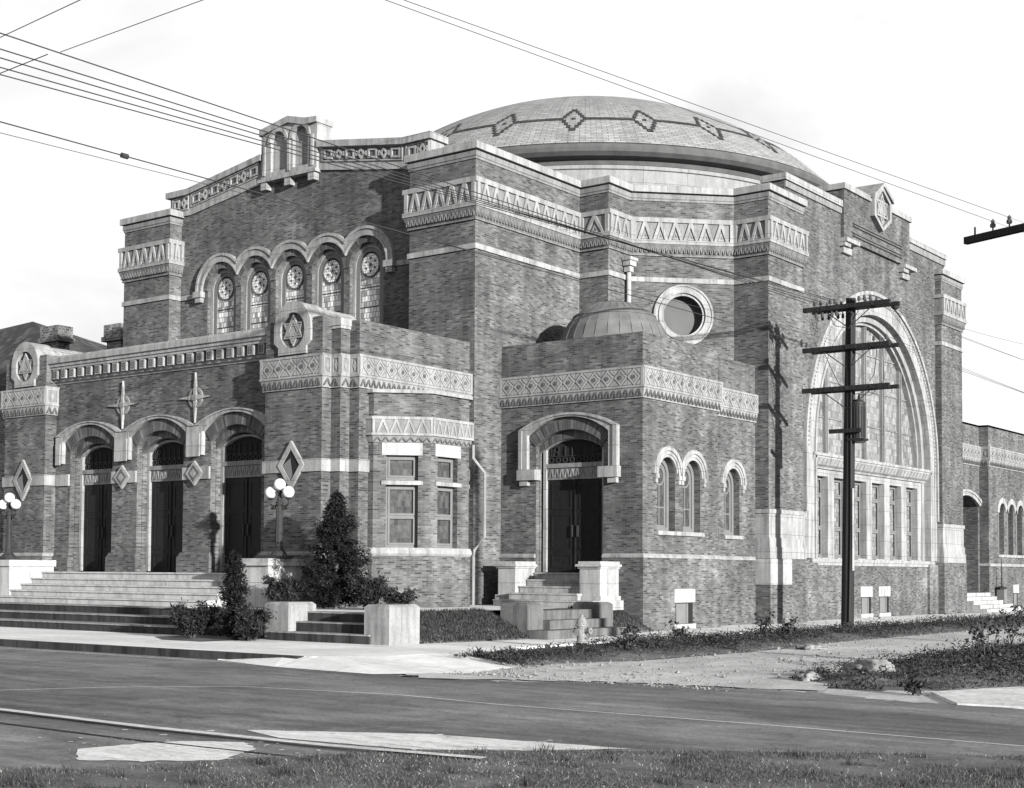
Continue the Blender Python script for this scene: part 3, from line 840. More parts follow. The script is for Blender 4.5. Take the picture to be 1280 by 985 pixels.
for k in range(NDI):
    pt.nxt()
    tcn = 2 * PI * k / NDI + rad(6.45); cw_ = .088 / (SR * math.sin(AB)); rh_ = .235 / SR; rows = 4
    for r in range(-rows, rows + 1):
        o_ = (rows - abs(r) + 1) * cw_; a0 = AB + (r - .5) * rh_; a1 = AB + (r + .5) * rh_
        if abs(r) == rows: tile_patch(a0, a1, tcn - o_ * 1.2, tcn + o_ * 1.2)
        else:
            tile_patch(a0, a1, tcn - o_ - cw_ * .3, tcn - o_ + cw_ * 1.15); tile_patch(a0, a1, tcn + o_ - cw_ * 1.15, tcn + o_ + cw_ * .3)
    pt.nxt(); tile_patch(AB - rh_ * .35, AB + rh_ * .35, tcn - cw_ * .8, tcn + cw_ * .8)
    span = 2 * PI / NDI; e_ = (rows + 1.3) * cw_
    pt.nxt(); tile_patch(AB - .1 / SR, AB + .1 / SR, tcn + e_, tcn + span - e_)
pt.each('dark_tile_ornament', M['tile_dark'], DO)

# ---- corner pavilions of the portico
def pavilion(cx_, mir):
    """cx_: centre of the front face; mir=1 has its stepped corner on the right, -1 on the left"""
    s = mir
    pts = [(-1.025, -6.05), (-1.025, -6.44), (1.025, -6.44), (1.025, -6.11), (1.35, -6.11), (1.35, -5.77), (1.68, -5.77), (1.68, -1.26)]
    pts = [(cx_ + s * x, y) for x, y in pts]
    if s < 0: pts = pts[::-1]
    rr = (range(0, 7))
    mb = MB(); mb.walls(pts, .0, 7.94)
    inner = offpath([Vector(p) for p in pts], -.28)
    mb.face([(p.x, p.y, 7.4) for p in inner][::1], 1)
    for i in range(len(pts) - 1):
        a, b = pts[i], pts[i + 1]; c, d = inner[i], inner[i + 1]
        mb.face([(a[0], a[1], 7.94), (b[0], b[1], 7.94), (d.x, d.y, 7.94), (c.x, c.y, 7.94)], 0)
        mb.face([(d.x, d.y, 7.4), (c.x, c.y, 7.4), (c.x, c.y, 7.94), (d.x, d.y, 7.94)], 0)
    o = mb.build('pavilion', [M['brick'], M['roof']], SY)
    frieze_lower(o, pts, rr)
    water_table(o, pts, 1.93, 2.03)
    pl = MB(); sweep(pl, pts, [(-.02, 0), (.06, 0), (.06, 1.93), (-.02, 1.93)]); pl.build('plinth', M['brick'], o)
    bd = MB()
    fp_ = FRONT(-6.44)
    # stone band, broken by the diamond window
    sweep(bd, pts, slab(.045, 4.06, 4.38)); bd.build('stone_band', M['stone'], o)
    dw = MB()
    dw.plate(fp_, diamond(cx_, 4.24, .47, .63), .0, .075, holes=[diamond(cx_, 4.24, .32, .42)], hd=.0)
    D = dw.build('diamond_window', M['stone'], o)
    di = MB(); di.plate(fp_, diamond(cx_, 4.24, .33, .43), 0, .05, sides=False); 
    di.plate(fp_, [(cx_ - .31, 4.24), (cx_, 3.83), (cx_ + .06, 4.0), (cx_ - .02, 4.42)], .05, .056, sides=False, mi=1)
    di.build('glass', [M['dark'], M['sash']], D)
    # barrel-topped medallion with the star
    md = MB(); zc = 7.72
    blk = [(cx_ + .66 * math.cos(PI * k / 20), zc + .06 + .7 * math.sin(PI * k / 20)) for k in range(21)]
    md.plate(fp_, [(cx_ - .5, 7.1), (cx_ + .5, 7.1), (cx_ + .5, 7.3), (cx_ + .66, 7.42)] + blk + [(cx_ - .66, 7.42), (cx_ - .5, 7.3)], -.62, .07, holes=[circ(cx_, zc, .44, 36, 1.06)], hd=-.05, back=True)
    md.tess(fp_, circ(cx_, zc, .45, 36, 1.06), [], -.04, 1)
    MD = md.build('star_medallion', [M['stone'], M['stone_dark']], o)
    st = MB(); star_of_david(st, fp_, cx_, zc, .41, -.04, .05, .055, sx=.98); st.build('star', M['frieze'], MD)
    bt = MB(); bt.plate(fp_, [(cx_ + .6, 7.5)] + [(cx_ + .6 * math.cos(PI * k / 20), zc + .08 + .62 * math.sin(PI * k / 20)) for k in range(21)] + [(cx_ - .6, 7.5)], -1.9, -.621, back=True)
    bt.build('barrel_roof', M['stone'], MD)
    sb_ = MB()      # stepped brick shoulders either side of the medallion, and the small pier cap
    for sg in (1, -1):
        x0, x1 = sorted((cx_ + sg * .67, cx_ + sg * 1.0)); sb_.nxt(); sb_.box(x0, x1, -6.42, -5.9, 7.94, 8.02)
    sb_.each('shoulder', M['brick'], o)
    cpm = MB(); xa, xb = sorted((cx_ + s * 1.0, cx_ + s * 1.40)); cpm.box(xa, xb, -6.17, -5.74, 7.78, 7.96); cpm.box(xa + .04, xb - .02, -6.14, -5.76, 7.70, 7.779)
    cpm.build('pier_cap', M['stone'], o)
    return o
pavilion(-6.55, 1); pavilion(-18.07, -1)

# ---- the three-arched portico
fy = FRONT(-6.05)
PC = [-15.33, -12.21, -9.09]
po = MB()
po.plate(fy, rect(-17.05, -7.57, 0, 7.9), -.18, 0, holes=[segopen(c, 1.0, 1.47, 5.08, .40) for c in PC], sides=False)
PO = po.build('portico_wall', M['brick'], SY)
p2 = MB(); f62 = FRONT(-5.87)
p2.plate(f62, rect(-17.0, -7.6, 1.4, 6), -.2, 0, holes=[segopen(c, .98, 1.47, 4.9, .38) for c in PC], sides=False)
p2.build('inner_order', M['brick'], PO)
vo = MB()
for c in PC:
    vo.nxt(); A = segpts(c, 1.0, 5.08, .40, 22); B = segpts(c, 1.2, 5.33, .46, 22)
    for k in range(22):
        vo.face([fy(*p, .03) for p in (A[k], B[k], B[k + 1], A[k + 1])], 0, [(k * .1 + c, 0), (k * .1 + c, .3), (k * .1 + .1 + c, .3), (k * .1 + .1 + c, 0)])
        vo.face([fy(*A[k], .03), fy(*A[k + 1], .03), fy(*A[k + 1], -.2), fy(*A[k], -.2)], 0, [(k * .1, 0), (k * .1 + .1, 0), (k * .1 + .1, .2), (k * .1, .2)])
    A = segpts(c, .98, 4.9, .38, 22); B = segpts(c, 1.0, 5.06, .41, 22)
    for k in range(22):
        vo.face([f62(*p, .012) for p in (A[k], B[k], B[k + 1], A[k + 1])], 0, [(k * .1 + c, 0), (k * .1 + c, .2), (k * .1 + .1 + c, .2), (k * .1 + .1 + c, 0)])
vo.each('arch_voussoirs', M['brick_arch'], PO)
ho = MB()
for c in PC:
    ho.nxt(); ho.plate(fy, segring(c, 1.22, 5.355, .46, 1.555, 5.51, .40, 20), 0, .13)
    ho.plate(fy, segring(c, 1.36, 5.52, .36, 1.552, 5.512, .40, 20), .13, .17)
for a, b in ((PC[0] - 1.55, PC[0] - 1.24), (PC[0] + 1.24, PC[1] - 1.24), (PC[1] + 1.24, PC[2] - 1.24), (PC[2] + 1.24, PC[2] + 1.5)):
    ho.nxt(); ho.plate(fy, [(a, 4.7), (b, 4.7), (b, 5.36), (min(b + .02, b), 5.5), (a, 5.5)], 0, .14, back=True)
    ho.plate(fy, rect(a + .05, b - .05, 4.66, 5.3), .14, .18, back=True)
ho.each('hood_moulding', M['stone'], PO)
# cornice with dentils
co_ = MB(); cpath = [(-17.05, -6.05), (-7.57, -6.05)]
sweep(co_, cpath, [(-.6, 7.62), (.30, 7.62), (.30, 7.7), (.36, 7.72), (.36, 7.86), (.3, 7.93), (-.6, 8.0)])
sweep(co_, cpath, slab(.26, 7.54, 7.618)); sweep(co_, cpath, [(-.02, 7.12), (.03, 7.12), (.05, 7.17), (.12, 7.19), (.14, 7.26), (-.02, 7.26)])
CO = co_.build('cornice', M['stone'], PO)
de = MB(); dd = MB(); u = -16.95
while u < -7.7:
    de.plate(fy, rect(u, u + .235, 7.262, 7.538), 0, .24, back=True)
    dd = MB(); dd.plate(fy, rect(u + .045, u + .19, 7.30, 7.5), .24, .25, holes=[rect(u + .08, u + .155, 7.34, 7.46)]); dd.plate(fy, rect(u + .105, u + .13, 7.36, 7.44), .24, .25)
    de.m = de.m; base_n = len(de.v); de.v += dd.v; de.uv += dd.uv; de.f += [[i + base_n for i in f] for f in dd.f]; de.m += [1] * len(dd.f)
    de.nxt(); u += .405
de.each('dentil', [M['stone'], M['stone_dark']], CO)
for c in (-13.86, -10.72):
    sm = MB(); z = 6.31
    sm.plate(fy, [(c - .7, z), (c - .065, z - .065), (c, z - .7), (c + .065, z - .065), (c + .7, z), (c + .065, z + .065), (c, z + .7), (c - .065, z + .065)], 0, .07)
    S_ = sm.build('compass_star', M['stone'], PO)
    rg = MB(); rg.plate(fy, circ(c, z, .29, 28), 0, .045, holes=[circ(c, z, .21, 28)]); rg.plate(fy, circ(c, z, .09, 14), .07, .1)
    for k in range(8):
        a = PI / 8 + k * PI / 4; rg.plate(fy, circ(c + .15 * math.cos(a), z + .15 * math.sin(a), .045, 8), 0, .04)
    rg.build('ring', M['stone_shade'], S_)
pr_ = MB(); pr_.face([(-17.0, -5.9, 7.3), (-7.6, -5.9, 7.3), (-7.6, YG, 7.4), (-17.0, YG, 7.4)]); pr_.build('portico_roof', M['roof'], PO)
# piers: bands, diamonds, plinths
ba = MB(); pl = MB()
for a, b in ((-17.04, -16.34), (-14.32, -13.22), (-11.2, -10.1), (-8.08, -7.57)):
    ba.nxt(); pl.nxt(); ba.plate(fy, rect(a, b, 4.04, 4.38), -.1, .06, back=True)
    sweep(pl, [(a, -5.95), (a, -6.05), (b, -6.05), (b, -5.95)], [(-.02, 1.47), (.12, 1.47), (.12, 1.9), (.09, 1.93), (.05, 2.03), (-.02, 2.03)])
ba.each('stone_band', M['stone'], PO); pl.each('pier_plinth', M['brick'], PO)
for c in (-13.77, -10.65):
    dm_ = MB(); dm_.plate(fy, diamond(c, 4.21, .33, .34), .05, .12); dm_.plate(fy, diamond(c, 4.21, .22, .23), .12, .135, holes=[diamond(c, 4.21, .15, .155)], mi=1)
    dm_.build('diamond_boss', [M['stone'], M['stone_dark']], PO)

# ---- doorways
def doorway(fr, c, w, z0, parent, dpt):
    """stone frame, pair of panelled doors, carved lintel, grilled fanlight; dpt = depth of the frame face"""
    zd, zp, zt, zs, h = z0 + 2.57, z0 + 2.93, z0 + 3.0, z0 + 3.42, .26
    mb = MB()
    mb.plate(fr, segopen(c, w + .1, z0, zs + .02, .30), dpt - .14, dpt, holes=[segopen(c, w, z0, zs, h)])
    o = mb.build('door_surround', M['stone'], parent)
    d = MB(); wd = w
    d.plate(fr, rect(c - wd, c + wd, z0, zd), dpt - .16, dpt - .09)
    for s in (-1, 1):
        a, b = sorted((c + s * .05, c + s * (wd - .06)))
        for q0, q1 in ((z0 + .12, z0 + .52), (z0 + .62, z0 + 1.62), (z0 + 1.74, z0 + 2.46)):
            d.plate(fr, rect(a + .07, b - .07, q0, q1), dpt - .09, dpt - .075, holes=[rect(a + .12, b - .12, q0 + .05, q1 - .05)])
    d.plate(fr, rect(c - .02, c + .02, z0, zd), dpt - .09, dpt - .06)
    D = d.build('double_door', M['wood'], parent)
    hd = MB()
    for s in (-1, 1): hd.nxt(); hd.plate(fr, rect(c + s * .09 - .025, c + s * .09 + .025, z0 + .98, z0 + 1.3), dpt - .09, dpt - .03, back=True)
    hd.each('handle', M['iron'], D)
    l = MB(); l.plate(fr, rect(c - wd, c + wd, zd, zt), dpt - .2, dpt - .05); l.plate(fr, rect(c - wd, c + wd, zp - .03, zt + .02), dpt - .05, dpt - .0)
    zigzag(l, fr, c - wd + .06, c + wd - .06, zd + .07, zp - .06, .17, dpt - .05, dpt - .03, .035)
    l.build('carved_lintel', M['stone_shade'], o)
    gl = MB(); gl.plate(fr, segopen(c, w, zt, zs, h), dpt - .2, dpt - .12, sides=False)
    FL = gl.build('fanlight', M['dark'], parent)
    gr_ = MB(); nx = 8
    for k in range(nx):
        u = c - w + .12 + k * (2 * w - .24) / (nx - 1)
        gr_.plate(fr, circ(u, zt + .12, .085, 12), dpt - .1, dpt - .08, holes=[circ(u, zt + .12, .055, 12)])
        gr_.plate(fr, rect(u - .012, u + .012, zt + .22, zs + .08), dpt - .1, dpt - .085)
    gr_.plate(fr, rect(c - w, c + w, zt + .215, zt + .235), dpt - .1, dpt - .08); gr_.plate(fr, rect(c - w, c + w, zt + .01, zt + .03), dpt - .1, dpt - .08)
    for s in (-1, 1):
        gr_.plate(fr, circ(c + s * (w - .12), zs - .1, .1, 14), dpt - .1, dpt - .08, holes=[circ(c + s * (w - .12), zs - .1, .075, 14)])
        gr_.plate(fr, circ(c + s * (w - .3), zs + .0, .09, 14), dpt - .1, dpt - .08, holes=[circ(c + s * (w - .3), zs, .065, 14)])
    gr_.build('grille', M['iron'], FL)
for c in PC: doorway(fy, c, .87, 1.5, SY, -.34)

# ---- vestibule block at the street corner
VP = [(XT, 0), (0, 0), (0, 4.12), (-.55, 4.12), (-.55, PY)]
vb = MB(); f0 = FRONT(0.0); fs0 = SIDE(0.0); fs5 = SIDE(-.55)
vb.plate(f0, rect(XT, 0, 0, 7.96), -.16, 0, holes=[segopen(-2.35, 1.12, 1.5, 5.05, .42)], sides=False)
vb.plate(fs0, rect(0, 4.12, 0, 7.96), -.3, 0, holes=[arched(1.22, .48, 2.67, 4.2), arched(2.62, .48, 2.67, 4.2)], sides=False)
vb.plate(fs5, rect(4.12, PY, 0, 7.96), -.3, 0, holes=[arched(6.02, .48, 2.67, 4.2)], sides=False)
vb.face([(0, 4.12, 0), (-.55, 4.12, 0), (-.55, 4.12, 7.96), (0, 4.12, 7.96)])
inn = [(XT, .3), (-.3, .3), (-.3, 3.85), (-.85, 3.85), (-.85, PY)]
for i in range(4):
    a, b, c, d = VP[i], VP[i + 1], inn[i], inn[i + 1]
    vb.face([(*a, 7.96), (*b, 7.96), (*d, 7.96), (*c, 7.96)]); vb.face([(*d, 7.2), (*c, 7.2), (*c, 7.96), (*d, 7.96)])
vb.face([(XT, .3, 7.3), (-.3, .3, 7.3), (-.3, 3.85, 7.3), (-.85, 3.85, 7.3), (-.85, PY, 7.3), (XT, PY, 7.3)], 1)
VE = vb.build('vestibule', [M['brick'], M['roof']], SY)
VF = [(XT, 0), (0, 0), (0, 4.12), (-.55, 4.12), (-.55, PY)]
frieze_lower(VE, VF, (0, 1, 3))
w1 = MB(); prof = [(-.02, 1.94), (.08, 1.94), (.08, 1.99), (.03, 2.05), (-.02, 2.05)]
sweep(w1, [(XT, 0), (-3.47, 0)], prof); w1.nxt(); sweep(w1, [(-1.23, 0), (0, 0), (0, 4.12), (-.55, 4.12), (-.55, PY)], prof)
w1.each('water_table', M['frieze'], VE)
w2 = MB(); prof = [(-.02, 0), (.06, 0), (.06, 1.94), (-.02, 1.94)]
sweep(w2, [(XT, 0), (-3.47, 0)], prof); w2.nxt(); sweep(w2, [(-1.23, 0), (0, 0), (0, 4.12), (-.55, 4.12), (-.55, PY)], prof)
w2.each('plinth', M['brick'], VE)
w3 = MB(); f16 = FRONT(.16); w3.plate(f16, rect(-3.9, -.8, 1.4, 6), -.1, 0, holes=[segopen(-2.35, 1.10, 1.5, 4.86, .38)], sides=False)
w3.build('inner_order', M['brick'], VE)
vo = MB()
A = segpts(-2.35, 1.12, 5.05, .42, 26); B = segpts(-2.35, 1.33, 5.3, .46, 26)
for k in range(26):
    vo.face([f0(*p, .03) for p in (A[k], B[k], B[k + 1], A[k + 1])], 0, [(k * .1, 0), (k * .1, .3), (k * .1 + .1, .3), (k * .1 + .1, 0)])
    vo.face([f0(*A[k], .03), f0(*A[k + 1], .03), f0(*A[k + 1], -.16), f0(*A[k], -.16)], 0, [(k * .1, 0), (k * .1 + .1, 0), (k * .1 + .1, .2), (k * .1, .2)])
A = segpts(-2.35, 1.10, 4.86, .38, 26); B = segpts(-2.35, 1.12, 5.03, .43, 26)
for k in range(26): vo.face([f16(*p, .012) for p in (A[k], B[k], B[k + 1], A[k + 1])], 0, [(k * .1, 0), (k * .1, .2), (k * .1 + .1, .2), (k * .1 + .1, 0)])
vo.build('arch_voussoirs', M['brick_arch'], VE)
ho = MB()
ho.plate(f0, segpts(-2.35, 1.63, 5.51, .42, 20) + [(-3.98, 4.4), (-3.70, 4.4)] + segpts(-2.35, 1.35, 5.36, .46, 20)[::-1] + [(-1.0, 4.4), (-.72, 4.4)], 0, .13)
ho.plate(f0, segpts(-2.35, 1.625, 5.505, .42, 20) + [(-3.975, 4.4), (-3.86, 4.4)] + segpts(-2.35, 1.51, 5.50, .36, 20)[::-1] + [(-.84, 4.4), (-.725, 4.4)], .13, .17)
for a, b in ((-4.0, -3.38), (-1.3, -.68)):
    ho.nxt(); ho.plate(f0, rect(a, b, 4.1, 4.399), -.1, .2, back=True)
    a2 = a + .05 if a < -3 else a + .28
    ho.plate(f0, rect(a2, a2 + .27, 3.95, 4.099), 0, .14, back=True)
ho.each('hood_moulding', M['stone'], VE)
doorway(f0, -2.35, .93, 1.54, SY, -.22)
def arch_window(fr, c, lo, hi, corb=True):
    h = MB()
    h.plate(fr, ringpoly(c, 4.2, .482, .78, lo, hi), 0, .06); h.plate(fr, ringpoly(c, 4.2, .66, .775, lo, hi), .06, .1); h.plate(fr, ringpoly(c, 4.2, .56, .64), .06, .085)
    for s in (-1, 1):
        h.plate(fr, rect(c + s * .62 - .09, c + s * .62 + .09, 4.08, 4.198), 0, .11, back=True); h.plate(fr, rect(c + s * .62 - .06, c + s * .62 + .06, 3.96, 4.078), 0, .08, back=True)
    h.build('hood_moulding', M['stone'], VE)
    f = MB(); f.plate(fr, arched(c, .478, 2.67, 4.2), -.28, -.2, holes=[arched(c, .36, 2.78, 4.2)]); f.plate(fr, arched(c, .35, 2.78, 4.2), -.26, -.23, holes=[arched(c, .27, 2.84, 4.2)])
    f.plate(fr, circ(c, 4.18, .27, 20), -.26, -.22, holes=[circ(c, 4.18, .22, 20)]); f.plate(fr, rect(c - .02, c + .02, 2.84, 3.95), -.26, -.225); f.plate(fr, rect(c - .3, c + .3, 3.3, 3.34), -.26, -.226)
    W = f.build('arched_window', M['sash'], VE)
    gl = MB(); gl.plate(fr, arched(c, .45, 2.7, 4.2), -.3, -.25, sides=False); gl.build('glass', M['glass_dark'], W)
arch_window(fs0, 1.22, None, .697); arch_window(fs0, 2.62, .697, None); arch_window(fs5, 6.02, None, None)
sl_ = MB(); sl_.box(-.2, .09, .66, 3.2, 2.56, 2.669); sl_.nxt(); sl_.box(-.75, -.46, 5.45, 6.62, 2.56, 2.669); sl_.each('window_sill', M['stone'], VE)
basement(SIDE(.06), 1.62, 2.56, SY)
# small dome over it
sd = MB(); sd.lathe((-2.42, 2.38, 7.73), [(1.75, -.5), (1.72, 0), (1.62, .38), (1.40, .88), (1.19, 1.16)], 28); sd.lathe((-2.42, 2.38, 7.73), [(1.22, 1.15), (1.21, 1.18), (.98, 1.33), (.66, 1.52), (.33, 1.62), (0, 1.66)], 28)
SD = sd.build('small_dome', M['copper'], SY, smooth=False)
sr = MB()
for k in range(28):
    t = 2 * PI * k / 28
    sr.nxt(); sr.tube([(-2.42 + 1.655 * math.sin(a) * math.cos(t), 2.38 + 1.655 * math.sin(a) * math.sin(t), 7.73 + 1.655 * math.cos(a)) for a in [PI / 2 * (1 - j / 10) for j in range(9)]], .007, 4, cap=False)
sr.each('standing_seam', M['copper'], SD)

# ---- bay window on the pavilion's side
BY = [(-4.87, -5.41), (-4.69, -5.41), (-3.65, -4.37), (-3.65, -2.8), (-4.69, -1.76), (-4.87, -1.76)]
LB_ = LINE(BY[1], BY[2]); LC_ = LINE(BY[2], BY[3])
by = MB()
for i in range(5):
    fr = LINE(BY[i], BY[i + 1]); L = (Vector(BY[i + 1]) - Vector(BY[i])).length
    h = []
    if i in (1, 2, 3):
        m = L / 2 if i != 2 else .68
        hw = .41
        h = [rect(m - hw, m + hw, 2.14, 3.74), rect(m - hw, m + hw, 3.86, 4.5)]
    by.plate(fr, rect(0, L, 0, 6.1), -.2, 0, holes=h, sides=False)
BO = by.build('bay_window', M['brick'], SY)
rf = MB(); sweep(rf, BY, [(-.02, 6.09), (.09, 6.09), (.09, 6.18), (-.3, 6.22)]); rf.face([(p[0], p[1], 6.19) for p in BY]); rf.build('roof_slab', M['stone'], BO)
fz = MB(); sweep(fz, BY, slab(.1, 5.0, 5.47)); 
pp = offpath([Vector(p) for p in BY], .1)
fz.build('frieze', M['stone_shade'], BO)
fr_ = MB(); sweep(fr_, BY, [(.1, 5.0), (.125, 5.0), (.125, 5.06), (.1, 5.06)]); sweep(fr_, BY, [(.1, 5.41), (.125, 5.41), (.125, 5.48), (-.02, 5.48)])
for i in (0, 1, 2, 3):
    fr = LINE(pp[i], pp[i + 1]); L = (pp[i + 1] - pp[i]).length
    if L < .5: continue
    zigzag(fr_, fr, .1, L - .1, 5.062, 5.408, .32, 0, .022, .05)
    for a in (.0, L - .07): fr_.plate(fr, rect(a + .005, a + .065, 5.062, 5.408), 0, .02)
fr_.build('zigzag_relief', M['stone'], BO)
cv = MB(); sweep(cv, BY, [(0, 4.83), (.03, 4.83), (.07, 4.97), (.07, 4.995), (0, 4.995)])
for i in (1, 2):
    p6 = offpath([Vector(p) for p in BY], .05); fr = LINE(p6[i], p6[i + 1]); zigzag(cv, fr, .02, (p6[i + 1] - p6[i]).length - .02, 4.85, 4.96, .2, 0, .03, .03, 1)
cv.build('chevron_course', [M['stone_shade'], M['stone_dark']], BO)
for i in (1, 2, 3):
    fr = LINE(BY[i], BY[i + 1]); L = (Vector(BY[i + 1]) - Vector(BY[i])).length; m = L / 2 if i != 2 else .68; hw = .41
    t = MB(); t.plate(fr, rect(m - hw - .11, m + hw + .11, 4.502, 4.82), -.05, .02, back=True); t.build('lintel', M['white'], BO)
    t = MB(); t.plate(fr, rect(m - hw - .12, m + hw + .12, 3.742, 3.858), -.05, .05, back=True); t.build('transom_sill', M['stone'], BO)
    sash_window(BO, fr, m - hw, m + hw, 2.14, 3.74, None, -.16, 2.95); sash_window(BO, fr, m - hw, m + hw, 3.86, 4.5, None, -.16)
cs = MB(); sweep(cs, BY, [(-.02, 1.93), (.05, 1.93), (.09, 1.99), (.09, 2.05), (.05, 2.139), (-.15, 2.139)]); cs.build('sill_course', M['stone'], BO)
pb_ = MB(); sweep(pb_, BY, [(-.02, 0), (.045, 0), (.045, 1.928), (-.02, 1.928)]); pb_.build('plinth', M['brick'], BO)
sp = MB()
sp.tube([(-3.62, -2.66, 4.9), (-3.62, -2.66, 4.55), (-3.35, -2.5, 4.15), (-3.35, -2.5, 2.45), (-3.6, -2.62, 2.1), (-3.56, -2.7, 1.9), (-3.56, -2.7, .66)], .042, 8)
sp.build('downspout', M['frieze'], SY)

# ---- low wing along the side street
WP = [(-1.0, 25.18), (-1.0, 29.35), (-.6, 29.35), (-.6, 44.0)]
wg = MB(); fa = SIDE(-1.0); fb6 = SIDE(-.6)
wg.plate(fa, rect(25.0, 29.35, 0, 7.98), -1.0, 0, holes=[segopen(27.6, 1.55, .75, 4.45, .42)], sides=False)
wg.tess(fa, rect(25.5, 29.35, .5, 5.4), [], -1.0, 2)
WWIN = [30.95, 32.2, 33.45, 37.5, 38.75, 40.0]
wg.plate(fb6, rect(29.35, 44, 0, 7.98), -.35, 0, holes=[arched(c, .42, 2.42, 4.25) for c in WWIN], sides=False)
wg.face([(-1.0, 29.35, 0), (-.6, 29.35, 0), (-.6, 29.35, 7.98), (-1.0, 29.35, 7.98)])
wg.prism([(-1.0, 25.1), (-1.0, 29.35), (-.6, 29.35), (-.6, 44), (-9, 44), (-9, 28)], 7.9, 7.98, 1)
WG = wg.build('wing', [M['brick'], M['roof'], M['dark']], SY)
frieze_lower(WG, WP, (0, 1, 2)); water_table(WG, WP[1:], 1.9, 2.02)
hw_ = MB(); hw_.plate(fa, segring(27.6, 1.56, 4.46, .42, 1.75, 4.56, .45, 18), 0, .1); hw_.plate(fa, segring(27.6, 1.77, 4.58, .45, 1.9, 4.66, .47, 18), 0, .12); hw_.build('hood_moulding', M['stone'], WG)
for i, c in enumerate(WWIN):
    j = i % 3
    h = MB(); h.plate(fb6, ringpoly(c, 4.25, .422, .66, None if j == 0 else .622, None if j == 2 else .622), 0, .09); h.build('hood_moulding', M['stone'], WG)
    f = MB(); f.plate(fb6, arched(c, .415, 2.42, 4.25), -.3, -.22, holes=[arched(c, .3, 2.5, 4.25)]); W = f.build('arched_window', M['sash'], WG)
    gl = MB(); gl.plate(fb6, arched(c, .38, 2.45, 4.25), -.32, -.27, sides=False); gl.build('glass', M['glass_dark'], W)
ws = MB(); ws.box(-.7, -.5, 30.35, 34.05, 2.3, 2.415); ws.nxt(); ws.box(-.7, -.5, 36.9, 40.6, 2.3, 2.415); ws.each('window_sill', M['stone'], WG)
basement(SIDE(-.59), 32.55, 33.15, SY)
# ================================================================== STAIRS AND TERRACE
def steps_front(mb, x0, x1, nos, yb, zlast, mi=0, tread=.035):
    """nos: list of (y of riser face, z of tread top) from lowest to highest; solid behind to yb"""
    zp = zlast
    for y, z in nos:
        mb.box(x0, x1, y, yb, zp, z - .045, mi); mb.box(x0 - .0, x1 + .0, y - tread, yb, z - .044, z, mi); zp = z + .001
es = thing('entrance_stairs', 'wide stone staircase with pale cheek blocks rising to the three arched doors', 'staircase', (-12, -8, 0))
NOS = [(-8.3, .78), (-7.95, .95), (-7.6, 1.12), (-7.25, 1.29), (-6.9, 1.47)]
zp = .6
for i, (y, z) in enumerate(NOS):
    s = MB(); x0 = -16.42; x1 = -7.6
    if i < 2: x0 = -18.5
    s.box(x0, x1, y, -5.6, zp, z - .045); s.box(x0, x1, y - .04, -5.6, z - .044, z); s.build('step', M['step'], es); zp = z + .001
s = MB(); s.box(-18.3, -16.42, -8.0, -6.5, .6, 1.62); s.box(-18.36, -16.36, -8.06, -6.46, 1.621, 1.8); s.build('cheek_block', M['step'], es)
s = MB(); s.box(-7.18, -6.06, -7.72, -6.5, .6, 1.66); s.box(-7.26, -5.98, -7.8, -6.46, 1.661, 1.74); s.box(-7.2, -6.04, -7.74, -6.48, 1.741, 1.84); s.build('cheek_block', M['white'], es)
ls = thing('lower_stairs', 'three dark concrete steps between the sidewalk and the entrance staircase', 'steps', (-12, -9.5, 0))
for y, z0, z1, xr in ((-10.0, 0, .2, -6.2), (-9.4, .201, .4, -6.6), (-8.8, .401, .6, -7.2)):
    s = MB(); s.box(-24, xr, y, -8.2, z0, z1 - .03); s.box(-24, xr, y - .03, -8.2, z1 - .029, z1, 1); s.build('step', [M['concrete_dark'], M['concrete']], ls)  # risers darker than their tread slabs
cs_ = thing('corner_steps', 'short concrete steps between two square blocks leading up from the front sidewalk', 'steps', (-2, -9.7, 0))
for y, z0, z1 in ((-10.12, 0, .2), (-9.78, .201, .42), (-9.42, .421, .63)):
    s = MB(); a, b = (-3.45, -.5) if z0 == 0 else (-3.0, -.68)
    s.box(a, b, y, -8.9, z0, z1 - .03); s.box(a, b, y - .015, -8.9, z1 - .029, z1, 1); s.build('step', [M['concrete_dark'], M['concrete']], cs_)  # riser colour darkened for the shade on their front faces
def conc_block(x0, x1, y0, y1, z1, parent):
    s = MB(); c = .06
    s.box(x0, x1, y0, y1, -.1, z1 - c)
    s.prism([(x0, y0), (x1, y0), (x1, y1), (x0, y1)], z1 - c, z1 - c + .001, 0, False)
    A = [(x0, y0), (x1, y0), (x1, y1), (x0, y1)]; B = [(x0 + c, y0 + c), (x1 - c, y0 + c), (x1 - c, y1 - c), (x0 + c, y1 - c)]
    for i in range(4):
        j = (i + 1) % 4; s.face([(*A[i], z1 - c), (*A[j], z1 - c), (*B[j], z1), (*B[i], z1)])
    s.face([(*p, z1) for p in B]); return s.build('cheek_block', M['concrete'], parent)
conc_block(-3.75, -3.0, -10.02, -9.15, .84, cs_); conc_block(-.68, .02, -10.08, -9.1, .84, cs_)
ss = thing('side_door_stairs', 'pale stone steps between two capped pedestals below the dark side door', 'staircase', (-2.3, -.8, .6))
for i, (y, z) in enumerate([(-1.5, .80), (-1.2, .98), (-.85, 1.16), (-.5, 1.34), (-.15, 1.53)]):
    s = MB(); a, b = (-3.8, -.55) if i == 0 else ((-3.5, -1.25) if i == 1 else (-3.4, -1.3))
    z0 = .55 if i == 0 else [.80, .98, 1.16, 1.34][i - 1] + .001
    s.box(a, b, y, .0 if i < 4 else .4, z0, z - .04); s.box(a, b, y - .03, .0 if i < 4 else .4, z - .039, z); s.build('step', M['white'], ss)
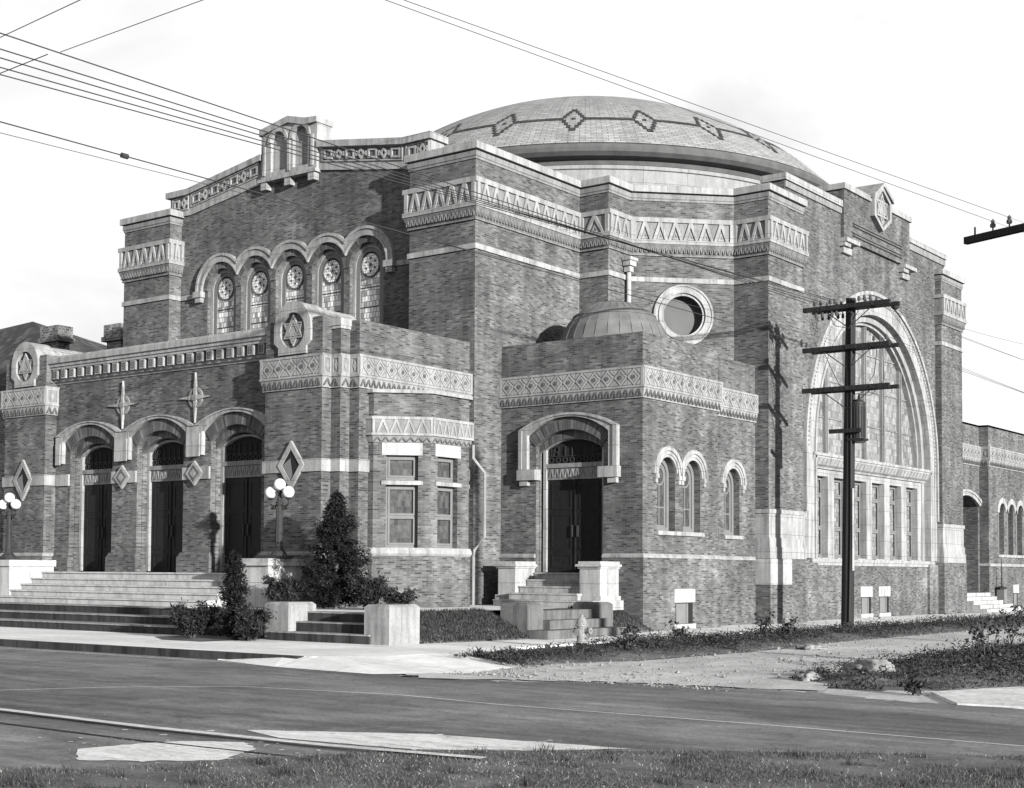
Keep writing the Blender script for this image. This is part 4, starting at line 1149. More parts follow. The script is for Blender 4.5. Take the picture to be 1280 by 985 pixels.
for a, b in ((-4.02, -3.44), (-1.32, -.68)):
    s = MB(); s.box(a, b, -1.0, -.09, .55, 1.64); s.box(a - .06, b + .06, -1.06, -.08, .55, .92); s.box(a - .04, b + .04, -1.04, -.085, 1.641, 1.69); s.box(a - .09, b + .09, -1.09, -.082, 1.691, 1.755); s.box(a - .03, b + .03, -1.03, -.086, 1.756, 1.83)
    s.build('pedestal', M['white'], ss)
cw = thing('street_side_steps', 'concrete steps with two square blocks facing the side street behind the hydrant', 'steps', (.3, -3.8, 0))
for x, z0, z1, y0, y1 in ((.95, -.05, .2, -5.68, -2.3), (.55, .201, .41, -5.02, -2.45), (.2, .411, .63, -5.02, -2.65)):
    s = MB(); s.box(-.8, x, y0, y1, z0, z1); s.build('step', M['concrete_mid'], cw)
for o_ in (conc_block(-.42, .36, -5.66, -5.03, .82, cw), conc_block(-.42, .36, -2.64, -2.0, .80, cw)): o_.data.materials[0] = M['concrete_mid']

# ---- ground
def sheet(name, poly, z, mat, kind='structure', th=0, label=None, cat=None):
    global BASE
    BASE = (poly[0][0], poly[0][1], 0)
    mb = MB(); mb.tess(lambda u, v, d: (u, v, d), poly, [], z, 0)
    if th:
        P = poly if area(poly) > 0 else poly[::-1]
        for i in range(len(P)):
            a, b = P[i], P[(i + 1) % len(P)]; mb.face([(a[0], a[1], z - th), (b[0], b[1], z - th), (b[0], b[1], z), (a[0], a[1], z)])
    o = mb.build(name, mat); return tag(o, label, cat, None, kind)
sheet('ground', [(-600, -600), (600, -600), (600, 900), (-600, 900)], -.22, M['earth'])
rv = random.Random(3)
def wavy(pts, amp, n=6):
    out = []
    for a, b in zip(pts[:-1], pts[1:]):
        for k in range(n):
            t = k / n; out.append((a[0] + (b[0] - a[0]) * t + rv.uniform(-amp, amp), a[1] + (b[1] - a[1]) * t + rv.uniform(-amp, amp)))
    return out + [pts[-1]]
sheet('asphalt_road', [(-200, -14.35)] + wavy([(2, -14.4), (5.6, -15.0), (8, -13.7), (10.5, -13.2), (12.3, -13.8), (14.1, -13.8), (22, -13.6)], .16, 14) + [(200, -13.6), (200, -26), (-200, -26)], -.158, M['asphalt'])
sheet('dirt_street', [(1.2, -14.6)] + [(14.6, -14.6), (9.6, -4), (9.4, 80), (4.0, 80), (4.0, -8)], -.175, M['dirt'])
sheet('dirt_lane', wavy([(1.9, -13.4), (5.0, -14.9), (8, -13.6), (11, -13.0)], .16, 14) + [(9.4, -8), (8.6, -1.5), (8.2, 80), (4.6, 80), (4.9, 2), (5.6, -4.3), (5.3, -8.9), (4.2, -11.4), (2.2, -12)], -.155, M['dirt'])
sheet('front_sidewalk', [(-200, -13.95), (1.6, -13.95), (2.6, -12.6), (2.6, -9.0), (.9, -8), (-200, -8)], 0.0, M['walk'], th=.2)
sheet('side_sidewalk', [(-1, -9.5), (2.35, -9.5), (2.35, 80), (-1, 80)], -.004, M['walk'], th=.2)
kb_ = MB(); BASE = (0, -14, 0); kb_.box(-200, 1.4, -14.12, -13.955, -.3, .004); tag(kb_.build('kerb', M['concrete_dark']), kind='structure')
gu = MB(); gu.box(-200, 2.8, -14.42, -14.121, -.3, -.146); tag(gu.build('gutter', M['concrete']), kind='structure')
IN_ = [(-.6, -13.96), (.9, -13.96), (1.7, -13.85), (2.5, -12.7), (2.62, -11), (2.6, -9.0)]
OUT_ = [(-.7, -14.15), (1.4, -14.7), (3.9, -14.9), (5.0, -13.6), (4.6, -11.6), (2.9, -9.2)]
BASE = (3, -13, 0); ap = MB()
for a, b, c, d in zip(IN_[:-1], IN_[1:], OUT_[1:], OUT_[:-1]):
    ap.face([(*d, -.152), (*c, -.152), (*b, .001), (*a, .001)])
tag(ap.build('kerb_apron', M['walk']), kind='structure')
# painted seam across the road, concrete strip and kerb line on the near side
def strip(name, pts, wdt, z, mat):
    L = offpath([Vector(p) for p in pts], wdt / 2); Rr = offpath([Vector(p) for p in pts], -wdt / 2)
    return sheet(name, [tuple(p) for p in L] + [tuple(p) for p in Rr[::-1]], z, mat)
strip('road_seam', [(-12, -26), (2.1, -20.7), (2.9, -19.25), (4.1, -18.0), (6.84, -17.55), (8.7, -17.8), (12.5, -17.8), (15.4, -17.95), (40, -18.2)], .035, -.156, M['walk'])
sheet('concrete_strip', wavy([(8.5, -21.95), (10.2, -21.0), (12.5, -20.72), (11.9, -21.4), (10.9, -22.1), (9.3, -22.25)], .03, 9), -.152, M['patch_near'])
sheet('bleached_patch', wavy([(8.47, -24.1), (8.6, -23.5), (8.75, -23.05), (9.3, -22.75), (9.75, -23.0), (10.15, -23.8), (9.6, -24.3), (9.15, -24.6), (8.47, -24.1)], .03, 8)[:-1], -.152, M['patch_near'])
strip('near_kerb', [(-20, -22.4), (4.9, -22.5), (7.7, -22.62), (10.2, -22.56), (12.0, -22.35)], .14, -.12, M['patch'])
strip('wheel_track', [(-20, -23.1), (4.9, -23.2), (8.3, -23.3), (10.6, -23.2)], .06, -.15, M['concrete_dark'])
GP = [(7.0, -27.0), (8.9, -25.6), (9.9, -24.75), (10.35, -23.5), (10.9, -22.35), (11.8, -21.6), (12.9, -20.7), (13.9, -19.95), (15.7, -18.85), (20, -18.2), (24, -18.2), (24, -32), (8, -32)]
sheet('turf', wavy(GP + [GP[0]], .06, 4)[:-1], -.145, M['turf'])
BASE = (9, -23, 0); mb = MB(); rq = random.Random(8)
for i in range(350):
    cx_, cy_, ca_ = rq.choice([(9.3, -23.6, .75), (10.6, -21.7, .9), (9.2, -22.7, 1.2), (11.6, -21.2, .7)])
    x, y = cx_ + rq.gauss(0, ca_), cy_ + rq.gauss(0, ca_ * .5); s_ = .006 + rq.expovariate(90)
    n_ = 6; P = [(x + s_ * rq.uniform(.5, 1.3) * math.cos(2 * PI * k / n_), y + s_ * rq.uniform(.5, 1.3) * math.sin(2 * PI * k / n_), -.1505 + .0000008 * i) for k in range(n_)]
    mb.face(P)
tag(mb.build('pale_grit', M['patch']), 'pale grit crumbled around the bleached patches of the near road edge', 'grit', None, 'stuff')
# raised lawn terrace with its banks
BASE = (-3, -5, 0)
tr = MB()
tr.face([(-8.5, -8.9, .6), (-3.4, -8.9, .62), (-.95, -8.9, .62), (-.95, 0.3, .62), (-8.5, .3, .62)])
tag(tr.build('terrace', M['walk']), kind='structure')
bk = MB()
def bank(p, q, n=8):
    for i in range(n):
        t0, t1 = i / n, (i + 1) / n
        for j in range(5):
            s0, s1 = j / 5, (j + 1) / 5
            def P(t, s):
                a = Vector(p[0]).lerp(Vector(p[1]), t); b = Vector(q[0]).lerp(Vector(q[1]), t)
                v = a.lerp(b, s); v.z += .07 * math.sin(PI * s); return v
            bk.face([P(t0, s1), P(t1, s1), P(t1, s0), P(t0, s0)])
bank(((-1.0, -9.1, .64), (-1.0, -5.6, .64)), ((.1, -9.1, .0), (.45, -5.6, .0)))
bank(((-1.0, -2.05, .64), (-1.0, .0, .64)), ((.36, -2.05, .0), (.42, -.3, .0)))
bank(((-7.3, -8.85, .62), (-3.7, -8.85, .62)), ((-6.2, -9.95, .0), (-3.7, -9.9, .0)))
tag(bk.build('grass_bank', M['turf']), kind='structure')
sheet('planting_bed', wavy([(-6.3, -11.0), (-5.2, -11.7), (-3.9, -11.75), (-3.72, -10.0), (-6.3, -9.9), (-6.3, -11.0)], .03, 3)[:-1], .012, M['turf'])

# ---- leaves and grass
def leaf(mb, p, sz, rng, el=1.9):
    d = Vector((rng.gauss(0, 1), rng.gauss(0, 1), rng.gauss(0, .8))).normalized()
    u = Vector((rng.gauss(0, 1), rng.gauss(0, 1), rng.gauss(0, 1))).cross(d).normalized()
    p = Vector(p); a = d * sz * el / 2; b = u * sz / 2
    mb.face([p - a, p + b * .9, p + a, p - b * .9], 0, [(0, 0), (1, 0), (1, 1), (0, 1)])
def blades(name, pts, hmin, hmax, wd, mat, label=None, cat=None, kind='stuff', seed=1, lean=.5):
    rng = random.Random(seed); mb = MB()
    for x, y, z in pts:
        h = rng.uniform(hmin, hmax); a = rng.uniform(0, 2 * PI); lx, ly = math.cos(a) * h * rng.uniform(0, lean), math.sin(a) * h * rng.uniform(0, lean)
        b = rng.uniform(0, PI); wx, wy = math.cos(b) * wd, math.sin(b) * wd
        mb.face([(x - wx, y - wy, z), (x + wx, y + wy, z), (x + lx, y + ly, z + h)], 0, [(0, 0), (1, 0), (.5, 1)])
    return tag(mb.build(name, mat), label, cat, None, kind)
def inpoly(x, y, P):
    c = False
    for i in range(len(P)):
        (x0, y0), (x1, y1) = P[i], P[i - 1]
        if (y0 > y) != (y1 > y) and x < (x1 - x0) * (y - y0) / (y1 - y0) + x0: c = not c
    return c
from mathutils import noise as mnoise
rg = random.Random(11); pts = []
BASE = (12, -24, 0)
while len(pts) < 95000:
    x, y = rg.uniform(8, 20), rg.uniform(-28.5, -18.3)
    if not inpoly(x, y, GP): continue
    k = mnoise.noise(Vector((x * 1.1, y * 1.1, 0))) + .5 * mnoise.noise(Vector((x * 3, y * 3, 4)))
    if rg.random() > .5 + k * 1.7: continue
    pts.append((x, y, -.15))
blades('grass', pts, .010, .05, .0045, M['grassleaf'], 'short mown grass of the near verge beside the pale kerb line', 'grass', seed=5, lean=1.1)
tuft = []
for k in range(260):
    x, y = rg.uniform(8, 20), rg.uniform(-28, -18.4)
    if not inpoly(x, y, GP): continue
    for q_ in range(rg.randint(10, 40)): tuft.append((x + rg.gauss(0, .05), y + rg.gauss(0, .05), -.15))
blades('grass_tufts', tuft, .03, .12, .005, M['weed'], 'darker taller tufts standing in the mown grass of the near verge', 'grass', seed=8, lean=.9)
dry = [(rg.gauss(12.5, 2.2), rg.gauss(-22.8, 1.6), -.148) for k in range(5200)]
blades('dry_grass', [p for p in dry if inpoly(p[0], p[1], GP)], .008, .03, .005, m_leaf('dry_blade', .2), 'pale dry blades scattered through the near verge', 'grass', seed=9, lean=2.0)
pts = []
for i in range(9000):
    t = rg.random(); s = rg.random(); y = -9.1 + 3.5 * t; x = -1.0 + (1.1 + .35 * t) * s
    pts.append((x, y, .64 * (1 - s) + .07 * math.sin(PI * s)))
for i in range(4500):
    t = rg.random(); s = rg.random(); y = -2.05 + 1.95 * t; x = -1.0 + 1.38 * s
    pts.append((x, y, .64 * (1 - s) + .07 * math.sin(PI * s)))
for i in range(8000):
    t = rg.random(); s = rg.random(); x0 = -7.3 + 3.6 * t; y = -8.85 - 1.08 * s; pts.append((x0 + s * (1 - t) * 1.1, y, .62 * (1 - s) + .07 * math.sin(PI * s)))
BASE = (-1, -6, 0)
blades('bank_grass', pts, .03, .10, .01, M['weed'], 'dark grass on the sloping banks around the raised terrace', 'grass', seed=6)
# weeds of the planting strip along the side street
BASE = (4, 0, 0); rg = random.Random(21); mb = MB()
def strip_x(y):
    if y < -8: t = (y + 12) / 4; return 3.4 - .9 * t, 4.9 + .2 * t
    return 2.45, 5.2 - max(0, (y + 4)) * .006
n = 0
while n < 60000:
    y = -12 + 62 * rg.random() ** 1.8; a, b = strip_x(y); x = a + (b - a) * (.46 + rg.gauss(0, .21))
    if x < a - .1 or x > b + .1: continue
    k = .42 + .75 * mnoise.noise(Vector((x * .8, y * .45, 2))) + .3 * mnoise.noise(Vector((x * 3, y * 2, 2)))
    if y < -6.5:
        k *= .5
        if rg.random() < .6: continue
    if k < .12: continue
    h = abs(rg.gauss(0, .10)) * (k + .3) + rg.random() * .04
    if h > .4: continue
    zb = -.03 - .05 * max(0, (x - a)) / (b - a) - (.08 * max(0, (x - a) / (b - a) - .6) / .4)
    leaf(mb, (x, y, zb + h), rg.uniform(.010, .034), rg, 3.0); n += 1
tag(mb.build('weed_strip', M['weed']), 'dark low weeds filling the strip between the sidewalk and the dirt street', 'weeds', None, 'stuff')
BASE = (3.5, 0, 0); mb = MB()
SS = [(-11.4, 3.0, 4.5), (-8.8, 2.6, 5.2), (-4.3, 2.36, 5.3), (2, 2.36, 5.0), (80, 2.36, 4.9)]
for (y0, a0, b0), (y1, a1, b1) in zip(SS[:-1], SS[1:]):
    m0, m1 = a0 + (b0 - a0) * .6, a1 + (b1 - a1) * .6
    mb.face([(a0, y0, -.03), (m0, y0, -.07), (m1, y1, -.07), (a1, y1, -.03)]); mb.face([(m0, y0, -.07), (b0, y0, -.157), (b1, y1, -.157), (m1, y1, -.07)])
tag(mb.build('strip_soil', M['turf']), kind='structure')
# mound of weeds on the right, beyond the dirt lane
BASE = (11, -8, 0); mb = MB(); rg = random.Random(33); n = 0
MP = [(9.7, -11.4), (11.0, -12.5), (12.4, -11.6), (13.2, -10.6), (18, -9), (18, 6), (8.6, 6), (8.7, -1.6), (9.0, -8.2)]
EDG_ = [(8, -11), (9.7, -11.4), (11, -12.5), (12.4, -11.6), (13.2, -10.6), (18, -9), (30, -9)]
def mound_z(x, y):
    ye = -11.4
    for (xa, ya), (xb, yb) in zip(EDG_[:-1], EDG_[1:]):
        if xa <= x <= xb: ye = ya + (yb - ya) * (x - xa) / (xb - xa)
    return -.165 + .22 * max(0, min(1, (17.2 - x) / 2.5)) * max(0, min(1, (y - ye) / 1.2)) * max(0, min(1, (x - 9.2) / 1.6)) * max(0, min(1, (y + 12.3) / 1.5)) * (.7 + .5 * mnoise.noise(Vector((x * .9, y * .9, 7))))
while n < 60000:
    x, y = rg.uniform(8.6, 17), rg.uniform(-12.5, 5)
    if not inpoly(x, y, MP): continue
    k = .38 + .9 * mnoise.noise(Vector((x * .7, y * .7, 9))) + .3 * mnoise.noise(Vector((x * 2.6, y * 2.6, 1))) + .10 * (x - 10)
    if x < 11 and y < -7: k -= .22
    if k < .22: continue
    h = abs(rg.gauss(0, .15)) * min(k, 1.2)
    if h > .7: continue
    leaf(mb, (x, y, mound_z(x, y) + h), rg.uniform(.010, .034), rg, 2.8); n += 1
tag(mb.build('weed_mound', M['weed']), 'tangle of dark weeds on the rough mound at the right of the dirt street', 'weeds', None, 'stuff')
mb = MB()
for i in range(46):
    for j in range(60):
        x0, y0 = 8.4 + i * .2, -12.9 + j * .3
        q = [(x0, y0), (x0 + .2, y0), (x0 + .2, y0 + .3), (x0, y0 + .3)]
        if inpoly(x0 + .1, y0 + .15, MP): mb.face([(*p, mound_z(*p) - .01) for p in q])
tag(mb.build('mound_earth', M['earth']), kind='structure')
# gravel scattered over the dirt
BASE = (7, -8, 0); mb = MB(); rg = random.Random(44)
for i in range(3600):
    y = -14 + 34 * rg.random() ** 1.8; x = rg.uniform(4.7, 9.6 if y < -6 else 8.6) if rg.random() < .6 else (5.1 + rg.gauss(0, .25) if rg.random() < .5 else 9.2 + rg.gauss(0, .5))
    s = min(.06, .008 + rg.expovariate(90)); z = -.15 if x < 8.7 else mound_z(x, y)
    vs_ = [Vector((rg.uniform(.6, 1.2) * s * math.cos(k * PI / 2.5), rg.uniform(.6, 1.2) * s * math.sin(k * PI / 2.5), 0)) + Vector((x, y, z)) for k in range(5)]
    t = Vector((x + rg.uniform(-.3, .3) * s, y + rg.uniform(-.3, .3) * s, z + s * rg.uniform(.5, 1.0)))
    for k in range(5): mb.face([vs_[k], vs_[(k + 1) % 5], t])
tag(mb.build('gravel', m_plain('gravel_stone', .17, .9, .35, 9)), 'loose stones scattered over the dirt street', 'gravel', None, 'stuff')

# individual rocks
def rock_mesh(seed, sx, sy, sz):
    import bmesh
    rg_ = random.Random(seed); bm = bmesh.new(); bmesh.ops.create_icosphere(bm, subdivisions=4, radius=1)
    for v in bm.verts:
        k = 1 + .5 * mnoise.noise(v.co * 1.3 + Vector((seed, 0, 0))) + .16 * mnoise.noise(v.co * 8 + Vector((seed, 5, 0))) + .2 * mnoise.noise(v.co * 3.5 + Vector((seed, 3, 0)))
        v.co = Vector((v.co.x * sx * k, v.co.y * sy * k, max(v.co.z, -.35) * sz * k))
    me = bpy.data.meshes.new('broken_rock'); bm.to_mesh(me); bm.free(); me.materials.append(M['rock']); me.polygons.foreach_set('use_smooth', [True] * len(me.polygons)); return me
for i, (x, y, sx, sy, sz, lab) in enumerate([(10.85, -10.9, .34, .22, .15, 'largest pale rock lying on the weedy mound'), (10.0, -11.3, .22, .16, .10, 'small pale rock at the tip of the weedy mound'),
        (9.6, -9.6, .2, .2, .09, 'small pale rock on the dirt beside the mound'), (6.0, -2.6, .26, .34, .08, 'flat pale rock at the edge of the weed strip')]):
    o = bpy.data.objects.new('broken_rock', rock_mesh(i + 2, sx, sy, sz)); COL.objects.link(o); o.location = (x, y, (mound_z(x, y) if x > 9 else -.15) + (.1 if i == 0 else .03)); o.rotation_euler.z = i
    tag(o, lab, 'rock', 'broken rocks by the dirt street')
BASE = (13.2, -13, 0); sl = MB(); sl.prism([(12.35, -12.3), (13.3, -13.9), (17, -13.6), (16, -10.4), (13.1, -10.3)], -.3, -.135); tag(sl.build('concrete_slab', M['patch']), 'bright flat concrete slab in front of the weedy mound at the right edge', 'slab')

# weed plants that stand out one by one
def weed_plant(seed, h):
    rg_ = random.Random(seed); st = MB(); lf = MB()
    for k in range(6):
        a = rg_.uniform(0, 2 * PI); l = h * rg_.uniform(.6, 1); tip = Vector((math.cos(a) * l * .35, math.sin(a) * l * .35, l))
        st.tube([(0, 0, -.05), tip * .5 + Vector((0, 0, .05)), tip], .008, 4)
        for q_ in range(int(46 * l + 12)):
            t = rg_.uniform(.15, 1.05); p = tip * t + Vector((rg_.gauss(0, .05), rg_.gauss(0, .05), rg_.gauss(0, .03))) * (1.2 - .6 * t) * (1 + h)
            leaf(lf, p, rg_.uniform(.03, .075), rg_)
    return st, lf
WPL = [(4.09, .18, .55, 'tallest weed of the strip, a bushy one near the stone pier'), (2.8, 1.4, .75, 'tall spiky weed of the strip with one upright stem'), (2.6, -2.6, .5, 'slender weed standing at the sidewalk edge of the strip'),
       (4.0, -7.1, .55, 'upright weed beside the hydrant'), (3.3, -11.2, .22, 'small tuft of weed alone on the corner paving'), (11.9, -8.6, .85, 'tall leafy weed rising from the mound behind the largest pale rock'),
       (12.9, -8.2, .95, 'tall weed at the right edge beside the mound'), (8.6, 3.2, .9, 'thin weed standing behind the mound by the dirt lane'), (13.6, -9.6, .7, 'broad weed at the right edge above the slab'), (12.2, -12.6, .25, 'low weed tuft in front of the mound by the slab')]
for i, (x, y, h, lab) in enumerate(WPL):
    t = thing('weed_plant', lab, 'weed', (x, y, mound_z(x, y) if x > 9 else -.12), 'tall weeds')
    BASE = (0, 0, 0); a, b = weed_plant(60 + i, h); a.build('stem', M['bark'], t); b.build('leaves', M['weed'], t)

# ---- shrubs and conifers
def conifer(name, x, y, z, h, r, n, lab, seed, sz=(.018, .04)):
    t = thing(name, lab, 'conifer', (x, y, z)); rg_ = random.Random(seed); BASEl = (0, 0, 0)
    globals()['BASE'] = (0, 0, 0)
    tk = MB(); tk.tube([(0, 0, -.1), (0, 0, h * .9)], .07, 7, r2=.02); tk.build('trunk', M['bark'], t)
    mb = MB()
    tips = []
    nb = int(h * 80)
    for k in range(nb):
        f = (k + .5) / nb; zz = h * (.04 + .94 * f); rr = r * min(1.0, 1.42 * (1 - f)) ** .85 * rg_.uniform(.42, 1.3) + .03
        if f < .12: rr *= .75
        tips.append((rg_.uniform(0, 2 * PI), zz, rr))
    for a, zz, rr in tips:
        for q_ in range(int(n / nb)):
            s = rg_.random() ** .55; d = rr * s
            p = (math.cos(a) * d + rg_.gauss(0, .055), math.sin(a) * d + rg_.gauss(0, .055), zz + .22 * s * rr + rg_.gauss(0, .05))
            leaf(mb, p, rg_.uniform(*sz), rg_, 3.2)
    mb.build('foliage', M['conifer'], t); return t
conifer('conifer', -4.05, -7.4, .6, 2.8, .76, 30000, 'tall dark conifer in front of the corner pavilion beside the lamp post', 3)
conifer('conifer', -4.0, -10.7, .0, 1.9, .27, 9500, 'small narrow dark conifer in the planting bed by the stairs', 4)
def shrub(x, y, z, h, r, n, lab, seed):
    t = thing('shrub', lab, 'shrub', (x, y, z), 'shrubs in front of the building'); rg_ = random.Random(seed)
    globals()['BASE'] = (0, 0, 0)
    st = MB(); mb = MB()
    for k in range(16):
        a = rg_.uniform(0, 2 * PI); l = rg_.uniform(.6, 1); tip = Vector((math.cos(a) * r * l, math.sin(a) * r * l, h * rg_.uniform(.45, 1.0)))
        st.tube([(0, 0, -.05), tip * .45 + Vector((0, 0, .1 * h)), tip], .012, 4)
        for q_ in range(n // 7):
            u = rg_.uniform(.25, 1.05); p = tip * u + Vector((rg_.gauss(0, .07), rg_.gauss(0, .07), rg_.gauss(0, .05) + .08 * h * math.sin(PI * min(1, u)))); leaf(mb, p, rg_.uniform(.022, .05), rg_, 2.6)
    st.build('branches', M['bark'], t); mb.build('leaves', M['leaf'], t)
shrub(-5.2, -10.85, .0, .82, .5, 2200, 'leafy dark shrub at the end of the planting bed nearest the dark steps', 1)
shrub(-3.45, -10.75, .0, .62, .45, 2000, 'leafy dark shrub at the foot of the narrow conifer', 2)
shrub(-5.2, -7.95, .6, .75, .55, 2400, 'spreading shrub between the white lamp pedestal and the tall conifer', 3)
shrub(-3.1, -7.3, .6, .8, .5, 2400, 'spreading shrub between the tall conifer and the bay window', 4)
shrub(-2.3, -7.1, .6, .5, .4, 1300, 'low loose shrub below the bay window', 5)
t = thing('sapling', 'thin leafy sapling in front of the low wing at the right edge', 'tree', (2.9, 26.3, -.1)); BASE = (0, 0, 0); rg = random.Random(9)
a = MB(); a.tube([(0, 0, 0), (.05, .05, 1.5), (.0, .1, 3.6)], .035, 6, r2=.012); b = MB()
for k in range(7):
    an = rg.uniform(0, 2 * PI); z = rg.uniform(1.9, 3.5); tip = Vector((math.cos(an) * .6, math.sin(an) * .6, z + .4)); a.tube([(0, .08, z), tip], .012, 4)
    for q_ in range(120): p = Vector((0, .08, z)).lerp(tip, rg.uniform(.4, 1.1)) + Vector((rg.gauss(0, .12), rg.gauss(0, .12), rg.gauss(0, .12))); leaf(b, p, rg.uniform(.05, .11), rg)
a.build('trunk', M['bark'], t); b.build('crown', M['leaf'], t)

# ---- street furniture
def lamp_post(x, y, z, lab):
    t = thing('lamp_post', lab, 'lamp post', (x, y, z), 'globe lamp posts on the stair pedestals'); global BASE
    BASE = (0, 0, 0)
    b = MB(); b.prism([(-.26, -.26), (.26, -.26), (.26, .26), (-.26, .26)], 0, .08); b.lathe((0, 0, .08), [(.22, 0), (.2, .05), (.12, .14), (.10, .2)], 12); b.build('base', M['iron'], t)
    c = MB(); c.lathe((0, 0, .26), [(.10, 0), (.105, .05), (.085, .1), (.07, 1.05), (.09, 1.1), (.1, 1.16), (.06, 1.2), (.05, 1.3)], 12)
    for k in range(8):
        a = 2 * PI * k / 8; c.tube([(.083 * math.cos(a), .083 * math.sin(a), .38), (.07 * math.cos(a), .07 * math.sin(a), 1.28)], .012, 4)
    c.build('column', M['iron'], t)
    for dx, dz, dy in ((0, 1.86, 0), (-.29, 1.66, -.02), (.29, 1.66, .02)):
        if dx:
            a = MB(); a.tube([(0, 0, 1.38), (dx * .6, dy, 1.30), (dx, dy, 1.36), (dx, dy, 1.5)], .028, 7); a.lathe((dx, dy, 1.47), [(.03, 0), (.07, .03), (.075, .06)], 10)
            for s in (0, 1): a.sphere((dx * (.55 + .3 * s), dy, 1.26 + .0 * s), .04, 6)
            a.build('arm', M['iron'], t)
        else:
            a = MB(); a.lathe((0, 0, 1.5), [(.05, 0), (.045, .12), (.075, .18), (.075, .2)], 10); a.build('socket', M['iron'], t)
        gl = MB(); gl.sphere((dx, dy, dz), .15, 16); gl.build('globe', M['globe'], t, smooth=True)
lamp_post(-6.22, -7.2, 1.84, 'iron lamp post with three white globes beside the tall conifer')
lamp_post(-17.6, -7.25, 1.8, 'iron lamp post with three white globes on the pedestal farthest from the conifer')

hy = thing('fire_hydrant', 'weathered pale fire hydrant with dark base standing in the weeds at the corner', 'hydrant', (3.45, -8.02, -.12)); BASE = (0, 0, 0)
b = MB(); b.lathe((0, 0, 0), [(.125, -.05), (.125, .02), (.115, .03), (.115, .2), (.13, .2), (.13, .225)], 18); b.build('base', M['hydrant_dark'], hy)
b = MB(); b.lathe((0, 0, .225), [(.13, 0), (.13, .02), (.1, .03), (.095, .2), (.105, .21), (.11, .24), (.1, .27), (.1, .33), (.135, .335), (.135, .37), (.11, .375)], 18); BD = b.build('barrel', M['hydrant'], hy)
b = MB(); b.lathe((0, 0, .6), [(.115, 0), (.112, .04), (.095, .1), (.06, .14), (.035, .155), (.035, .2), (.0, .2)], 18); b.build('bonnet', M['hydrant'], hy)
b = MB()
import mathutils
def cyl(mb, p0, p1, r, n=12): mb.tube([p0, p1], r, n)
cyl(b, (.05, -.0, .47), (.2, .0, .47), .055); cyl(b, (.19, 0, .47), (.225, 0, .47), .068); cyl(b, (.225, 0, .47), (.25, 0, .47), .025, 6)
cyl(b, (-.05, 0, .47), (-.17, .0, .47), .045); cyl(b, (-.16, 0, .47), (-.19, 0, .47), .056)
cyl(b, (.0, -.05, .44), (.0, -.15, .44), .06); cyl(b, (0, -.145, .44), (0, -.18, .44), .075)
b.build('nozzle', M['hydrant'], hy)
b = MB(); b.tube([(.2, 0, .40), (.2, -.02, .34), (.15, -.04, .3), (.1, -.03, .33)], .008, 5); b.build('chain', M['iron'], hy)
for zz in (.36, .22): 
    b = MB()
    for k in range(6): b.sphere((.125 * math.cos(k * PI / 3), .125 * math.sin(k * PI / 3), zz + .23 - .0 if zz > .3 else zz), .016, 5)
    b.build('bolt_ring', M['hydrant'], hy)

# utility pole in the weed strip
UP = Vector((2.56, 7.26, -.16))
up = thing('utility_pole', 'dark wooden utility pole with three crossarms and a transformer before the great arched window', 'utility pole', UP); BASE = (0, 0, 0)
b = MB(); LX = .16
b.tube([(0, 0, -.3), (LX * .5, 0, 5), (LX, 0, 9.82)], .19, 14, r2=.145); b.build('shaft', M['pole'], up)
b = MB(); b.tube([(.14, -.17, .3), (.2, -.16, 3), (.24, -.155, 9.4)], .03, 6); b.build('conduit', M['wire'], up)
INS = {}
for ai, (z, n_) in enumerate(((9.56, 6), (8.35, 4), (7.14, 0))):
    cx_ = LX * z / 9.8
    b = MB(); b.box(cx_ - 1.40, cx_ + 1.3, -.29, -.17, z - .06, z + .07); b.box(cx_ - 1.32, cx_ + 1.40, .17, .29, z - .05, z + .06)
    A = b.build('crossarm', M['pole'], up)
    br = MB()
    for s in (-1, 1): br.nxt(); br.tube([(cx_ + s * .75, -.2, z - .06), (cx_ + s * .06, -.17, z - .58)], .016, 5)
    br.each('brace', M['wire'], A)
    bl = MB()
    for s in (-.8, 0, .75): bl.nxt(); bl.tube([(cx_ + s, -.31, z), (cx_ + s, .3, z)], .02, 6)
    bl.each('bolt', M['wire'], A)
    xs_ = {0: (-1.05, -.85, -.55, -.4, .35, .52, .7), 1: (-1.28, .82, 1.0, 1.2), 2: ()}[ai]
    for x in xs_:
        for yy in ((-.23,) if ai else (-.23, .23)):
            i_ = MB(); i_.nxt(); i_.lathe((cx_ + x, yy, z + .07), [(.012, 0), (.012, .06), (.045, .06), (.055, .1), (.035, .12), (.045, .15), (.03, .19), (0, .2)], 8)
            if ai == 0 and x < 0: i_.nxt(); i_.lathe((cx_ + x + .05, yy, z - .07), [(.0, -.2), (.04, -.18), (.05, -.12), (.035, -.1), (.045, -.05), (.012, -.04), (.012, 0)], 8)
            i_.each('insulator', M['insul'], A)
b = MB(); cz = LX * .6
b.lathe((.36, .02, 5.55), [(0, 0), (.2, .0), (.21, .05), (.2, .08), (.2, 1.1), (.215, 1.12), (.215, 1.18), (.12, 1.26), (0, 1.28)], 20)
for k in range(18): a_ = 2 * PI * k / 18; b.box(.36 + .2 * math.cos(a_) - .01, .36 + .2 * math.cos(a_) + .01, .02 + .2 * math.sin(a_) - .01, .02 + .2 * math.sin(a_) + .01, 5.7, 6.6)
T = b.build('transformer', M['iron'], up)
b = MB()
for s in (-.08, .08): b.nxt(); b.lathe((.36 + s, -.1, 6.8), [(.035, 0), (.05, .05), (.035, .08), (.045, .12), (.02, .16), (0, .16)], 8)
b.each('bushing', M['insul'], T)
b = MB(); b.box(-.42, .58, -.3, -.2, 5.83, 5.95); b.nxt(); b.box(.1, .6, -.19, .2, 5.6, 5.66); b.each('bracket_arm', M['pole'], up)
b = MB()
